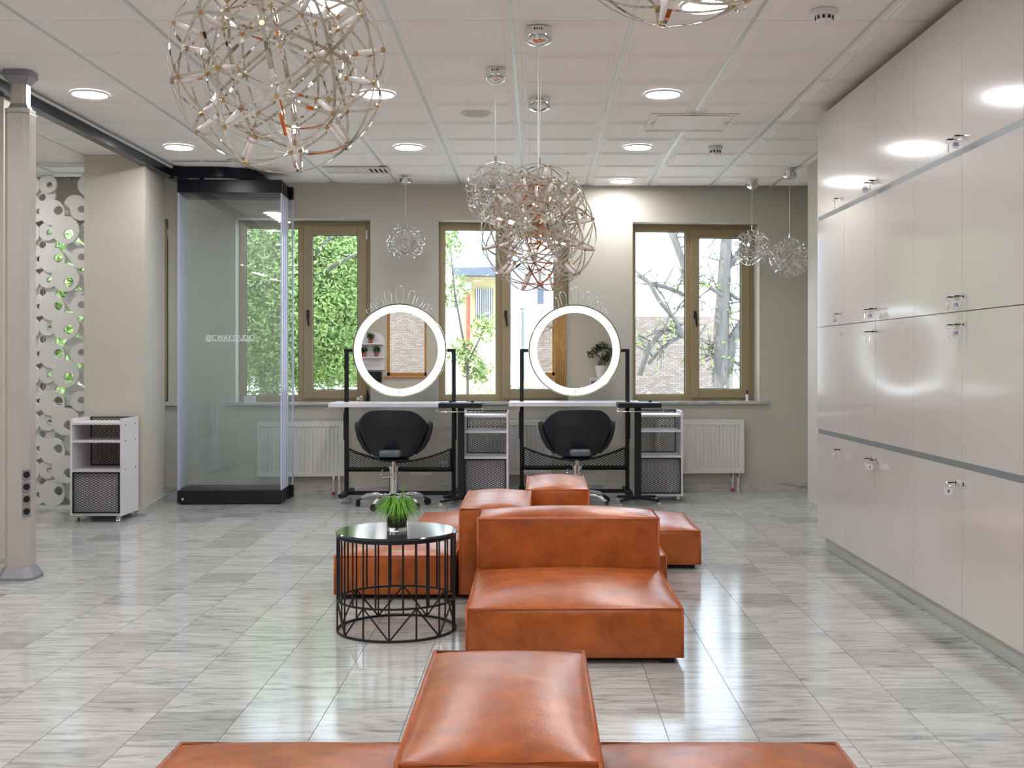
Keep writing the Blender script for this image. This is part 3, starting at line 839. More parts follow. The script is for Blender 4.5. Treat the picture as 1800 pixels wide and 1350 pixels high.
# ================================================================== RADIATORS
def radiator(pl, pr, label):
    u0, u1 = wall_u(pl), wall_u(pr)
    t = thing('radiator', label, 'radiator'); t.matrix_world = WM @ Matrix.Translation(((u0 + u1) / 2, -.10, 0))
    tag(t, label, 'radiator', 'white panel radiators under the windows')
    h = (u1 - u0) / 2; z0, z1 = .18, .69
    q = MB(); n = int(round((2 * h - .05) / .0385)); pitch = (2 * h - .05) / n
    # pressed front panel with vertical flutes
    vs = []; fs = []; prof = []
    prof.append((-h, 0)); 
    for k in range(n):
        xx = -h + .025 + k * pitch
        prof += [(xx + .004, 0), (xx + .010, .010), (xx + pitch - .010, .010), (xx + pitch - .004, 0)]
    prof.append((h, 0))
    lev = [(z0, 0), (z0 + .03, 0), (z0 + .04, 1), (z1 - .05, 1), (z1 - .04, 0), (z1, 0)]
    m_ = len(prof)
    for z, s in lev: vs += [(x, d * s, z) for x, d in prof]
    for a in range(len(lev) - 1):
        for k in range(m_ - 1): fs.append((a * m_ + k, a * m_ + k + 1, (a + 1) * m_ + k + 1, (a + 1) * m_ + k))
    q.add(vs, fs).build('front_panel', 'enamel', t)
    MB().box(-h, h, .011, .075, z0 + .005, z1 - .004).build('body', 'enamel', t)
    q = MB(); q.box(-h - .004, h + .004, -.002, .078, z1 - .004, z1 + .006); q.build('top_grille', 'enamel', t, bevel=.003)
    for s in (-1, 1): MB().box(s * h - .004, s * h + .004, -.002, .078, z0, z1).build('side_cover', 'enamel', t, bevel=.002)
    for k, xx in enumerate((h - .10, h - .045)):
        o = MB().cyl((xx, .04, .03), (xx, .04, z0 + .005), .010, 10).build('pipe', 'enamel', t)
        MB().cyl((xx, .04, .0), (xx, .04, .03), .014, 10).build('pipe_collar', 'red' if k == 0 else 'plastic', o)
        MB().cyl((xx, .04, z0 - .04), (xx, .04, z0 - .005), .016, 8).build('valve', 'chrome', o)
    for s in (-1, 1): MB().box(s * h * .7 - .01, s * h * .7 + .01, .075, .10, .3, .6).build('bracket', 'enamel', t)
radiator(455, 606, 'white ribbed radiator behind the glass stack under the leafy window')
radiator(817, 967, 'white ribbed radiator behind the cart and chair under the middle window')
radiator(1152, 1303, 'white ribbed radiator beside the wall pier under the tree window')

# ================================================================== MIRROR STATIONS
def make_station(label_s, label_m, xc, yc):
    t = thing('mirror_station', label_s, 'salon table', (xc, yc, 0), 0, 'mirror stations')
    hw = .486
    for s in (-1, 1):
        MB().box(s * hw - .018, s * hw + .018, -.02, .02, .062, 1.375).build('post', 'black', t, bevel=.002)
        MB().box(min(s * hw, s * .4255), max(s * hw, s * .4255), -.015, .015, 1.345, 1.375).build('mirror_arm', 'black', t, bevel=.002)
        f_ = MB().box(-.03, .03, -.27, .27, .052, .085); o = f_.build('foot', 'black', t, bevel=.003); o.location = (s * hw, 0, 0)
        for yy in (-.23, .23):
            c = link('caster', cast_me, o); c.location = (0, yy, .002)
        MB().box(s * (hw + .022) - .004, s * (hw + .022) + .004, -.02, .012, .55, .80).build('cable_cover', 'black', t)
    MB().box(-hw, hw, -.018, .018, .05, .085).build('lower_bar', 'black', t)
    MB().box(-hw, hw, -.02, .02, .262, .300).build('cross_bar', 'black', t)
    top = MB().box(-.600, .590, -.30, .16, .856, .893).build('table_top', 'white', t, bevel=.003)
    # basket: curved expanded mesh front
    def ctop(x): return .355 + .125 * (abs(x) / hw) ** 1.7
    n = 40
    for yy, nm in ((-.12, 'basket_front'), (-.02, 'basket_back')):
        q = MB()
        q.tube([(-hw + .02 + (2 * hw - .04) * i / n, yy, ctop(-hw + .02 + (2 * hw - .04) * i / n)) for i in range(n + 1)], .006, 6)
        q.tube([(-hw + .02, yy, .30), (hw - .02, yy, .30)], .006, 6)
        q.tube([(-hw + .02, yy, .30), (-hw + .02, yy, ctop(hw - .02))], .006, 6); q.tube([(hw - .02, yy, .30), (hw - .02, yy, ctop(hw - .02))], .006, 6)
        bo = q.build(nm, 'black', t)
        if yy < -.1:
            g_ = MB(); nx = 26; w = 2 * hw - .04; pz_ = .021
            for i in range(nx):
                for s in (1, -1):
                    vs = []; fs = []; j = 0
                    while True:
                        zz = .30 + j * pz_ / 2
                        xx = -hw + .02 + (i + .5 + (0 if j % 2 == 0 else s * .46)) * w / nx
                        if zz > ctop(xx): break
                        vs += [(xx - .0048, yy, zz), (xx + .0048, yy, zz)]
                        if j: fs.append((2 * j - 2, 2 * j - 1, 2 * j + 1, 2 * j))
                        j += 1
                    g_.add(vs, fs)
            g_.build('expanded_mesh', 'black', bo)
    q = MB(); q.box(-hw + .02, hw - .02, -.125, .0, .292, .300); q.build('basket_floor', 'black', t)
    for s in (-1, 1):
        q = MB(); q.tube([(s * (hw - .02), -.12, ctop(hw - .02)), (s * (hw - .02), -.02, ctop(hw - .02))], .005, 6); q.build('basket_side', 'black', t)
    MB().box(.09, .29, -.02, .02, .232, .262).build('power_strip', 'plastic', t, bevel=.003)
    # mirror
    mr = thing('round_mirror', label_m, 'mirror', (xc, yc - .025, 1.36), 0, 'round lit mirrors')
    rot = Matrix.Rotation(R(90), 4, 'X')      # lathe axis z -> -y
    def lat(prof, nm, m, par=mr, smooth=True, n=72): return MB().lathe(prof, n, (0, 0, 0), rot).build(nm, m, par, auto=True)
    lat([(.350, .0), (.424, .0), (.424, .030), (.418, .034), (.412, .030), (.412, .012)], 'rim', 'gold')
    lat([(1e-4, -.010), (.42, -.010), (.424, .0)], 'back_plate', 'alu')
    lat([(1e-4, .0215), (.349, .0215)], 'mirror_glass', 'mirror')
    lg = lat([(.3475, .018), (.3475, .022), (.352, .024), (.405, .024), (.4105, .020), (.4105, .012)], 'light_ring', 'led')
    for a in (R(-90), R(33), R(147)):
        o = MB().box(.350, .408, -.004, .004, .0242, .0252).build('ring_seam', 'seam', lg); o.matrix_local = rot @ Matrix.Rotation(a, 4, 'Z')
    # wire crown
    pet = [(-62, .055), (-50, .075), (-36, .105), (-20, .135), (0, .165), (20, .135), (36, .105), (50, .075), (62, .055)]
    for i, (deg, hh) in enumerate(pet):
        deg = deg * .62
        w = .045 if abs(deg) > 5 else .055
        if abs(deg) > 28: w = .032
        pts = []
        for k in range(17):
            s = -1 + 2 * k / 16
            ww = w * math.sin(PI * .5 * min(1, (1 - abs(s)) * 2.2) if abs(s) > .55 else PI / 2) if False else None
            u = (k / 16) * PI
            zz = hh * math.sin(u) ** .75
            xx = -w * math.cos(u) * (.35 + .65 * (zz / hh)) if True else 0
            pts.append((xx, 0, .424 + zz - .005))
        o = MB().tube(pts, .0028, 5).build('crown_petal', 'chrome', mr, True)
        o.matrix_local = Matrix.Rotation(R(deg), 4, 'Y')
    return t
X1, Y1 = PX(703.5, 10.42), 10.42
X2, Y2 = PX(1010, 10.58), 10.58
make_station('white topped mirror station with mesh basket in front of the leafy window side', 'round lit mirror that reflects the plant shelf', X1, Y1)
make_station('white topped mirror station with mesh basket beside the tree window', 'round lit mirror that reflects the potted ficus', X2, Y2)

# ================================================================== SALON CHAIRS
def make_chair(label, x, y, rz):
    t = thing('salon_chair', label, 'chair', (x, y, 0), rz, 'black salon chairs')
    # tub shell; the back points to -y
    nt, ns = 72, 18
    vs = []; fs = []
    def ztop(th):
        a = abs(math.degrees(th))
        if a < 28: return .852 - .006 * (a / 28) ** 2
        if a < 92: s = (a - 28) / 64; s = s * s * (3 - 2 * s); return .846 - s * (.846 - .708)
        return .708 - .025 * (a - 92) / 38
    for i in range(nt + 1):
        th = R(-130 + 260 * i / nt)
        for j in range(ns + 1):
            s = j / ns
            zt = ztop(th); z = .425 + (zt - .425) * s
            r = .108 + .190 * min(1, (z - .425) / .29) ** .45
            flare = 1.0 + .05 * max(0, s - .6)
            rx = r * 1.02 * flare; ry = r * (.92 if abs(th) < PI / 2 else 1.0)
            vs.append((rx * math.sin(th), -ry * math.cos(th), z))
    for i in range(nt):
        for j in range(ns):
            a = i * (ns + 1) + j; fs.append((a, a + ns + 1, a + ns + 2, a + 1))
    o = MB().add(vs, fs).build('shell', 'vinyl', t, True)
    sd = o.modifiers.new('solid', 'SOLIDIFY'); sd.thickness = .04; sd.offset = -1
    bv = o.modifiers.new('bevel', 'BEVEL'); bv.width = .014; bv.segments = 3; bv.limit_method = 'ANGLE'; bv.angle_limit = R(50)
    for sd_ in (-1, 1):
        MB().tube([(sd_ * .19, -.02, .462), (sd_ * .252, -.01, .520), (sd_ * .292, .0, .600), (sd_ * .312, .015, .680), (sd_ * .318, .02, .722), (sd_ * .306, .03, .734)], [.014, .022, .026, .026, .022, .010], 10).build('armrest', 'vinyl', t, True)
    q = MB().lathe([(1e-4, .435), (.10, .438), (.15, .46), (.185, .50), (.20, .53), (.19, .55), (.12, .56), (1e-4, .565)], 36)
    q.build('seat_cushion', 'vinyl', t, True)
    MB().lathe([(1e-4, .405), (.13, .405), (.14, .42), (1e-4, .43)], 28).build('seat_plate', 'black', t)
    o = MB().box(-.088, .088, -.29, -.17, .455, .512).build('back_handle', 'greyvinyl', t, bevel=.018)
    MB().cyl((0, 0, .33), (0, 0, .41), .019, 16).build('piston', 'chrome', t, auto=True)
    MB().lathe([(1e-4, .075), (.040, .075), (.040, .335), (.046, .336), (.046, .352), (.022, .356), (1e-4, .356)], 28).build('pump_cylinder', 'chrome', t, auto=True)
    MB().tube([(.04, -.02, .31), (.045, -.085, .30), (.03, -.10, .275), (-.085, -.10, .270), (-.095, -.09, .29), (-.085, -.06, .33)], .0055, 8).build('pump_lever', 'chrome', t, True)
    MB().lathe([(1e-4, .06), (.055, .06), (.058, .10), (.045, .118), (.04, .12)], 24).build('base_hub', 'chrome', t, auto=True)
    for k in range(5):
        a = R(-115 + 72 * k)
        d = Vector((math.cos(a), math.sin(a), 0))
        lg = MB().tube([d * .04 + Vector((0, 0, .093)), d * .14 + Vector((0, 0, .112)), d * .24 + Vector((0, 0, .098)), d * .315 + Vector((0, 0, .058))], [.020, .017, .015, .012], 10).build('base_leg', 'chrome', t, True)
        c = link('caster', castb_me, lg); c.location = d * .318; c.rotation_euler = (0, 0, a + .6)
    return t
make_chair('black tub salon chair on chrome base behind the potted plant', PX(692, 9.95), 9.95, 0)
make_chair('black tub salon chair on chrome base behind the leather back block', PX(1014.5, 10.05), 10.05, R(4))

# ================================================================== TRAY STANDS
def make_tray(label, x, y):
    t = thing('tray_stand', label, 'tray stand', (x, y, 0), 0, 'rolling tray stands')
    MB().box(-.030, .026, -.026, .026, .06, .87).build('column', 'black', t, bevel=.004)
    MB().box(-.185, .185, -.20, .10, .862, .905).build('tray', 'black', t, bevel=.006)
    q = MB(); q.tube([(-.185, -.19, .862), (-.20, -.215, .835), (-.19, -.225, .832), (.19, -.225, .832), (.20, -.215, .835), (.185, -.19, .862)], .004, 6); q.build('front_wire', 'chrome', t, True)
    for s in (-.09, .10): MB().cyl((s, -.05, .905), (s, -.05, .92), .014, 12).build('knob', 'black', t)
    for k in range(4):
        a = R(45 + 90 * k); d = Vector((math.cos(a), math.sin(a), 0))
        lg = MB().tube([d * .02 + Vector((0, 0, .07)), d * .12 + Vector((0, 0, .068)), d * .235 + Vector((0, 0, .060))], [.018, .014, .012], 6).build('base_leg', 'black', t)
        c = link('caster', cast_me, lg); c.location = d * .235
make_tray('black rolling tray stand beside the station of the leafy window', PX(811, 10.0), 10.0)
make_tray('black rolling tray stand beside the station of the tree window', PX(1121.5, 10.05), 10.05)

# ================================================================== SOFAS
def cushion(x0, x1, y0, y1, z0, z1, bt=.052, bs=.011, n=12, pull=.006):
    q = MB(); vs = []; fs = []; idx = {}
    def P(a, b, c):
        key_ = (round(a, 4), round(b, 4), round(c, 4))
        if key_ in idx: return idx[key_]
        fx = (1 - a * a); fy = (1 - b * b); fz = (1 - c * c)
        x = a * (1 + 0); X = (x0 + x1) / 2 + a * (x1 - x0) / 2 + bs * a * fy ** .6 * fz ** .6 - pull * a * abs(b) * fz * .0
        Y = (y0 + y1) / 2 + b * (y1 - y0) / 2 + bs * b * fx ** .6 * fz ** .6
        Z = (z0 + z1) / 2 + c * (z1 - z0) / 2 + (bt * fx ** .55 * fy ** .55 if c > 0 else 0) * max(0, c) ** 3
        idx[key_] = len(vs); vs.append((X, Y, Z)); return idx[key_]
    # cosine spacing keeps rounding tight near the seams
    ts = [-math.cos(PI * i / n) for i in range(n + 1)]
    for i in range(n):
        for j in range(n):
            a, a2, b, b2 = ts[i], ts[i + 1], ts[j], ts[j + 1]
            fs.append((P(a, b, 1), P(a2, b, 1), P(a2, b2, 1), P(a, b2, 1)))
            fs.append((P(a, b, -1), P(a, b2, -1), P(a2, b2, -1), P(a2, b, -1)))
            fs.append((P(a, -1, b), P(a2, -1, b), P(a2, -1, b2), P(a, -1, b2)))
            fs.append((P(a, 1, b), P(a, 1, b2), P(a2, 1, b2), P(a2, 1, b)))
            fs.append((P(-1, a, b), P(-1, a, b2), P(-1, a2, b2), P(-1, a2, b)))
            fs.append((P(1, a, b), P(1, a2, b), P(1, a2, b2), P(1, a, b2)))
    q.add(vs, fs)
    p = MB(); r = .0075
    p.tube([(x0, y0, z1), (x1, y0, z1), (x1, y1, z1), (x0, y1, z1)], r, 6, True)
    for xx in (x0, x1):
        for yy in (y0, y1): p.tube([(xx, yy, z0), (xx, yy, z1 + .004)], r * .8, 6)
    return q, p
def add_cushion(par, nm, *a, **k):
    q, p = cushion(*a, **k)
    o = q.build(nm, 'leather', par, auto=True)
    for m_ in o.modifiers: m_.split_angle = R(50)
    p.build('piping', 'piping', o, True)
    return o
def feet(par, x0, x1, y0, y1):
    for xx in (x0 + .06, x1 - .06):
        for yy in (y0 + .06, y1 - .06):
            MB().box(xx - .03, xx + .03, yy - .03, yy + .03, 0, .032).build('foot', 'black', par)
ZS, ZB = .229, .480
GZ = .028
def sofa(label, x, y, seat, back, group='cognac leather modular sofas'):
    t = thing('modular_sofa', label, 'sofa', (x, y, 0), 0, group)
    f_ = lambda r_: (r_[0] - x, r_[1] - x, r_[2] - y, r_[3] - y)
    s_ = f_(seat); b_ = f_(back)
    add_cushion(t, 'seat', s_[0], s_[1], s_[2], s_[3], GZ, ZS)
    add_cushion(t, 'backrest', b_[0], b_[1], b_[2], b_[3], GZ, ZB, bt=.042)
    X0, X1, Y0, Y1 = min(s_[0], b_[0]), max(s_[1], b_[1]), min(s_[2], b_[2]), max(s_[3], b_[3])
    feet(t, X0, X1, Y0, Y1)
def ottoman(label, r_):
    x, y = (r_[0] + r_[1]) / 2, (r_[2] + r_[3]) / 2
    t = thing('leather_ottoman', label, 'ottoman', (x, y, 0), 0, 'cognac leather ottoman seats')
    add_cushion(t, 'seat', r_[0] - x, r_[1] - x, r_[2] - y, r_[3] - y, GZ, ZS)
    feet(t, r_[0] - x, r_[1] - x, r_[2] - y, r_[3] - y)
G = .026
# row nearest the camera
sofa('cognac leather sofa with block back, cut off by the photo bottom', -.42, 2.68, (-.965, -.274 - G, 2.25, 3.12), (-.274, .126, 2.25, 3.11))
ottoman('cognac leather seat block on the locker side of the cut-off sofa', (.126 + G, .813, 2.25, 3.12))
# sofa facing the camera
sofa('cognac leather sofa with a wide low back beside the wire table', .16, 5.45, (-.292, .611, 4.80, 5.722), (-.292, .611, 5.746, 6.065))
# second row
sofa('cognac leather sofa behind the wire table, its back block standing between two seats', -.5, 6.53, (-1.07, -.407 - G, 6.095, 6.950), (-.407, -.035, 6.095, 6.950))
ottoman('cognac leather seat block mostly hidden behind the wide low sofa back', (-.035 + G, .687, 6.095, 6.950))
# third row
sofa('cognac leather sofa whose seat points to the lockers, farthest of the group', .45, 7.4, (.317 + G, .996, 6.988, 7.83), (-.06, .317, 6.988, 7.83))
ottoman('cognac leather seat block behind the potted plant, next to the salon chair', (-.767, -.06 - G, 6.988, 7.83))

# ================================================================== SIDE TABLE + PLANT
TXc, TYc = PX(697, 5.44), 5.44
t = thing('wire_side_table', 'round black wire basket side table with dark glossy top', 'side table', (TXc, TYc, 0))
Rt = .277; nR = 28; zt, zm, zb_ = .452, .150, .006
MB().lathe([(1e-4, .452), (Rt + .004, .452), (Rt + .008, .456), (Rt + .008, .464), (Rt + .004, .468), (1e-4, .468)], 64).build('table_top', mat('dark_glass_top', (.02, .028, .03, 1), .12, var=.1, coat=.4), t, auto=True)
for nm, zz, rr in (('top_ring', .446, .006), ('middle_ring', zm, .0055), ('base_ring', zb_, .006)):
    MB().tube([(Rt * math.cos(2 * PI * k / 56), Rt * math.sin(2 * PI * k / 56), zz) for k in range(56)], rr, 6, True).build(nm, 'black', t, True)
for k in range(nR):
    a = 2 * PI * (k + .5) / nR - PI / 2 - 2 * PI * .5 / nR
    d = Vector((Rt * math.cos(a), Rt * math.sin(a), 0))
    lo_ = zb_ if k % 2 == 0 else zm
    MB().tube([d + Vector((0, 0, lo_)), d + Vector((0, 0, zt))], .0042, 6).build('rod', 'black', t)
for k in range(0, nR, 4):
    A = lambda i: -PI / 2 + 2 * PI * i / nR
    for (i0_, i1_) in ((k, k + 2), (k + 4, k + 2)):
        a, b_ = A(i0_), A(i1_)
        MB().tube([(Rt * math.cos(a), Rt * math.sin(a), zb_), (Rt * math.cos(b_), Rt * math.sin(b_), zm)], .0042, 6).build('brace', 'black', t)
t = thing('potted_fern', 'feathery green plant in a clear glass tumbler on the wire table', 'plant', (PX(698, 5.42), 5.42, .468))
gm = bpy.data.materials.new('clear_glass'); gm.use_nodes = True
gb = gm.node_tree.nodes['Principled BSDF']; gb.inputs['Transmission Weight'].default_value = 1; gb.inputs['Roughness'].default_value = .0; gb.inputs['IOR'].default_value = 1.45
MB().lathe([(1e-4, 0), (.046, 0), (.048, .004), (.053, .122), (.050, .122), (.0465, .018), (1e-4, .016)], 40).build('glass_pot', gm, t, auto=True)
MB().lathe([(1e-4, .020), (.0445, .020), (.0485, .105), (1e-4, .108)], 32).build('soil', 'soil', t, auto=True)
q = MB()
for k in range(420):
    a = random.uniform(0, 2 * PI); r0 = random.uniform(0, .035); ln = random.uniform(.05, .13); up = random.uniform(.01, .055)
    p0 = Vector((r0 * math.cos(a), r0 * math.sin(a), .105)); d = Vector((math.cos(a), math.sin(a), 0))
    p1 = p0 + d * ln * .45 + Vector((0, 0, up)); p2 = p0 + d * ln + Vector((0, 0, up * random.uniform(-1.2, .5) - .025))
    s_ = Vector((-d.y, d.x, 0)) * .0016
    q.add([p0 - s_, p0 + s_, p1 - s_ * 1.3, p1 + s_ * 1.3, p2], [(0, 1, 3, 2), (2, 3, 4)])
    for m_ in range(3):
        f_ = p1.lerp(p2, random.random()); dd = Vector((random.uniform(-1, 1), random.uniform(-1, 1), random.uniform(-.6, .6))) * .014
        q.add([f_ - s_ * .7, f_ + s_ * .7, f_ + dd], [(0, 1, 2)])
for k in range(5):
    a = random.uniform(0, 6.28); p0 = Vector((.02 * math.cos(a), .02 * math.sin(a), .105)); p1 = p0 + Vector((.02 * math.cos(a), .02 * math.sin(a), random.uniform(.08, .12)))
    q.tube([p0, p1], .0012, 4)
o = q.build('foliage', 'leafgrass', t); o['kind'] = 'stuff'

# ================================================================== SMALL THINGS ON SILLS, WALL SOCKET
def wall_thing(name, label, cat, px, v, z):
    t = thing(name, label, cat); t.matrix_world = WM @ Matrix.Translation((wall_u(px), v, z)); return t
t = wall_thing('reed_diffuser', 'small reed diffuser with pale sticks on the windowsill', 'diffuser', 636, .08, SILL)
MB().lathe([(1e-4, 0), (.022, 0), (.022, .05), (.010, .062), (.010, .08), (.0085, .08), (.0085, .06), (1e-4, .055)], 20).build('bottle', 'gold', t, auto=True)
for a in (-.35, -.12, .1, .3): MB().cyl((0, 0, .03), (math.sin(a) * .2, .02, .03 + .2 * math.cos(a)), .002, 5).build('reed', 'wood', t)
t = wall_thing('carton', 'tiny white and red carton on the windowsill beside the diffuser', 'box', 630, .02, SILL)
MB().box(-.018, .018, -.012, .012, 0, .05).build('body', 'plastic', t); MB().box(-.010, .010, -.0128, -.012, .008, .022).build('print', 'red', t)
t = wall_thing('spray_bottle', 'slim dark bottle on the sill corner of the leafy window', 'bottle', 645, .10, SILL)
MB().lathe([(1e-4, 0), (.014, 0), (.014, .07), (.006, .085), (.006, .11), (1e-4, .11)], 16).build('body', 'black', t, auto=True)
t = wall_thing('small_bottle', 'small black capped bottle on the sill corner of the tree window', 'bottle', 1318, .10, SILL)
MB().lathe([(1e-4, 0), (.013, 0), (.013, .06), (.008, .068), (1e-4, .068)], 16).build('body', 'plastic', t, auto=True); MB().cyl((0, 0, .066), (0, 0, .105), .009, 12).build('cap', 'black', t)
t = wall_thing('sill_box', 'small pale box on the sill behind the glass stack', 'box', 437, .06, SILL)
MB().box(-.05, .05, -.03, .03, 0, .05).build('body', 'white', t, bevel=.003); MB().box(-.052, .052, -.032, .032, .05, .06).build('lid', 'white', t)
t = wall_thing('wall_socket', 'white double wall socket under the mirror station basket', 'socket', 779, 0, .268)
MB().box(-.04, .04, -.012, 0, -.04, .04).build('plate', 'plastic', t, bevel=.004)
for s in (-.019, .019): MB().cyl((s, -.012, 0), (s, -.014, 0), .014, 14).build('outlet', 'alu', t)

# ================================================================== ACROSS THE ROOM (seen in the mirrors)
t = thing('arch_shelf', 'white arched wall shelf seen in a mirror', 'shelf', (-3.66, YF, 0))
arch = [(-.27, 1.05), (.27, 1.05), (.27, 1.70)] + [(.27 * math.cos(a), 1.70 + .2 * math.sin(a)) for a in [PI * k / 12 for k in range(1, 12)]] + [(-.27, 1.70)]
q = MB(); n = len(arch); q.add([(x, 0, z) for x, z in arch] + [(x, .03, z) for x, z in arch], [tuple(range(n)), tuple(range(2 * n - 1, n - 1, -1))] + [(i, (i + 1) % n, n + (i + 1) % n, n + i) for i in range(n)])
q.build('back_panel', 'white', t)
for zz in (1.62, 1.32): MB().box(-.26, .24, .03, .19, zz, zz + .025).build('shelf_board', 'white', t)
MB().box(-.2, .2, .02, .12, .78, 1.02).build('lower_box', 'black', t)
def small_plant(x, z, label):
    t = thing('potted_plant', label, 'plant', (x, YF + .11, z))
    MB().lathe([(1e-4, 0), (.04, 0), (.052, .09), (.046, .09), (1e-4, .08)], 18).build('pot', 'rust', t, auto=True)
    q = MB()
    for k in range(260):
        d = Vector((random.gauss(0, 1), random.gauss(0, 1), random.gauss(0, .8))).normalized() * random.uniform(.04, .10)
        c = Vector((0, 0, .16)) + d; c.y = max(c.y, -.065)
        u = Vector((random.uniform(-1, 1), random.uniform(-1, 1), random.uniform(-1, 1))) * .016; v = Vector((random.uniform(-1, 1), random.uniform(-1, 1), random.uniform(-1, 1))) * .016
        q.add([c - u, c + v, c + u, c - v], [(0, 1, 2, 3)])
    o = q.build('foliage', 'leafdark', t); o['kind'] = 'stuff'
small_plant(-3.70, 1.645, 'bushy potted plant on the upper arch shelf, seen in a mirror')
small_plant(-3.85, 1.345, 'bushy potted plant at the far end of the lower arch shelf')
small_plant(-3.57, 1.345, 'bushy potted plant by the window on the lower arch shelf')
t = thing('white_cabinet', 'small white cabinet under the ficus, seen in a mirror', 'cabinet', (1.55, YF + .25, 0))
MB().box(-.35, .35, -.22, .2, 0, .84).build('body', 'white', t); MB().box(-.37, .37, -.24, .22, .84, .87).build('top', 'white', t); MB().box(-.33, .33, .2, .215, .05, .80).build('door', 'greyvinyl', t)
t = thing('potted_ficus', 'bonsai ficus with thick trunk in a white pot, seen in a mirror', 'plant', (1.46, YF + .25, .87))
MB().lathe([(1e-4, 0), (.10, 0), (.155, .28), (.14, .28), (1e-4, .24)], 28).build('pot', 'plastic', t, auto=True)
q = MB()
for s in (-1, 1):
    q.tube([(s * .05, 0, .24), (s * .045, 0, .33), (s * .01, 0, .42), (s * .06, .02, .50), (s * .16, .0, .58)], [.05, .045, .025, .016, .008], 8)
q.tube([(0, 0, .40), (.02, .03, .55), (.0, 0, .68)], [.024, .014, .006], 8); q.build('trunk', 'bark', t, True)
q = MB()
for cx_, cz_, rr in ((-.2, .56, .13), (.2, .58, .15), (.03, .72, .13), (.1, .45, .1), (-.08, .66, .1)):
    for k in range(130):
        d = Vector((random.gauss(0, 1), random.gauss(0, .8), random.gauss(0, .8))).normalized() * rr * random.uniform(.3, 1)
        c = Vector((cx_, 0, cz_)) + d; c.y = max(c.y, -.2)
        u = Vector((random.uniform(-1, 1), random.uniform(-1, 1), random.uniform(-1, 1))).normalized() * .026; v = u.orthogonal().normalized() * .014
        q.add([c - u, c + v, c + u, c - v], [(0, 1, 2, 3)])
o = q.build('foliage', 'leafdark', t); o['kind'] = 'stuff'
t = thing('curtain', 'tan curtain hanging at the window edge, seen in a mirror', 'curtain', (.54, YF + .06, 0))
q = MB(); vs = []; fs = []; n = 24
for i in range(n + 1):
    x = -.12 + .24 * i / n; y = .03 * math.sin(i * 1.6)
    vs += [(x, y, .05), (x, y, 2.7)]
    if i: fs.append((2 * i - 2, 2 * i, 2 * i + 1, 2 * i - 1))
o = q.add(vs, fs).build('cloth', 'curtain', t, True); o.modifiers.new('s', 'SOLIDIFY').thickness = .006
MB().cyl((-.95, 0, 2.72), (.25, 0, 2.72), .012, 10).build('rod', 'wood', t)

# ================================================================== OUTSIDE
struct(MB().box(-40, 40, 11.6, 60, -.55, -.45).build('ground_outside', 'ground'), 'pale sunlit yard outside the windows')
struct(MB().box(-30, 30, -30, YF - .4, -.55, -.45).build('ground_street', 'ground'), 'pale ground outside across the room')
tag(MB().box(-14, 14, -9.3, -9, -.5, 3.2).build('garden_wall', 'brick'), 'pale brick wall outside the opposite windows, seen in mirrors', 'wall')
# brick building behind the tree window
tag(MB().box(1.9, 4.62, 27, 30, -.5, PZ(556, 27)).build('brick_shed', 'brick'), 'pale brick outbuilding behind the big tree', 'building')
t = thing('white_house', 'overexposed white house with beige wing and barred window', 'building', (0, 24, 0))
YB = 24
def hb(nm, m, p0, p1, q0, q1, d0, d1, par=t):
    return MB().box(PX(p0, YB), PX(p1, YB), d0, d1, PZ(q1, YB), PZ(q0, YB)).build(nm, m, par)
hb('beige_wing', 'beige', 806, 892, 486, 760, 0, 3)
rf = hb('roof_overhang', 'slate', 800, 896, 474, 487, -.6, 3.2)
hb('upper_wall', 'greyren', 832, 1010, 300, 476, 1.2, 4)
wn = hb('barred_window', 'slate', 836, 866, 508, 562, -.04, .02)
for k in range(8):
    x = PX(838 + k * 3.7, YB); MB().cyl((x, -.08, PZ(562, YB)), (x, -.08, PZ(508, YB)), .008, 5).build('bar', 'facade', wn)
hb('air_conditioner', 'plastic', 816, 829, 498, 512, -.35, 0)
MB().cyl((PX(823, YB), -.1, PZ(610, YB)), (PX(823, YB), -.1, PZ(514, YB)), .05, 8).build('drain_pipe', 'rust', t)
hb('grey_wall', 'greyren', 892, 922, 470, 640, -.2, 2)
hb('white_wall', 'facade', 922, 1040, 300, 760, .4, 3)
w2 = hb('side_window', 'slate', 945, 956, 494, 534, .34, .40); hb('window_ledge', 'facade', 941, 957, 534, 540, .2, .40, w2)
t = thing('flue_pipe', 'steel flue pipe with a cowl outside the middle window', 'chimney', (PX(921, 20), 20, 0))
MB().cyl((0, 0, -.5), (0, 0, PZ(548, 20)), .075, 14).build('pipe', 'alu', t, auto=True); MB().lathe([(.1, 0), (.1, .03), (1e-4, .09)], 14, (0, 0, PZ(545, 20))).build('cowl', 'alu', t)
def foliage(name, label, centers, n, size, m='leaf', trunk=None, branches=()):
    base = Vector((centers[0][0], centers[0][1], -.46))
    t = thing(name, label, 'tree', base)
    q = MB()
    tot = sum(c[3] ** 2 for c in centers)
    for (x, y, z, r_, sq) in centers:
        for k in range(int(n * r_ ** 2 / tot)):
            d = Vector((random.gauss(0, 1), random.gauss(0, 1), random.gauss(0, 1))).normalized() * r_ * random.random() ** .45
            c = Vector((x, y, z)) + Vector((d.x, d.y * .7, d.z * sq)) - base
            if c.z < .03: continue
            u = Vector((random.gauss(0, 1), random.gauss(0, 1), random.gauss(0, .7))).normalized(); v = u.orthogonal().normalized()
            s_ = size * random.uniform(.6, 1.3)
            q.add([c - u * s_, c + v * s_ * .42, c + u * s_, c - v * s_ * .42], [(0, 1, 2, 3)])
    o = q.build('foliage', m, t); o['kind'] = 'stuff'
    b = MB()
    for pts, rs in branches: b.tube([Vector(p) - base for p in pts], rs, 8)
    if branches: b.build('trunk', 'bark', t, True)
    return t
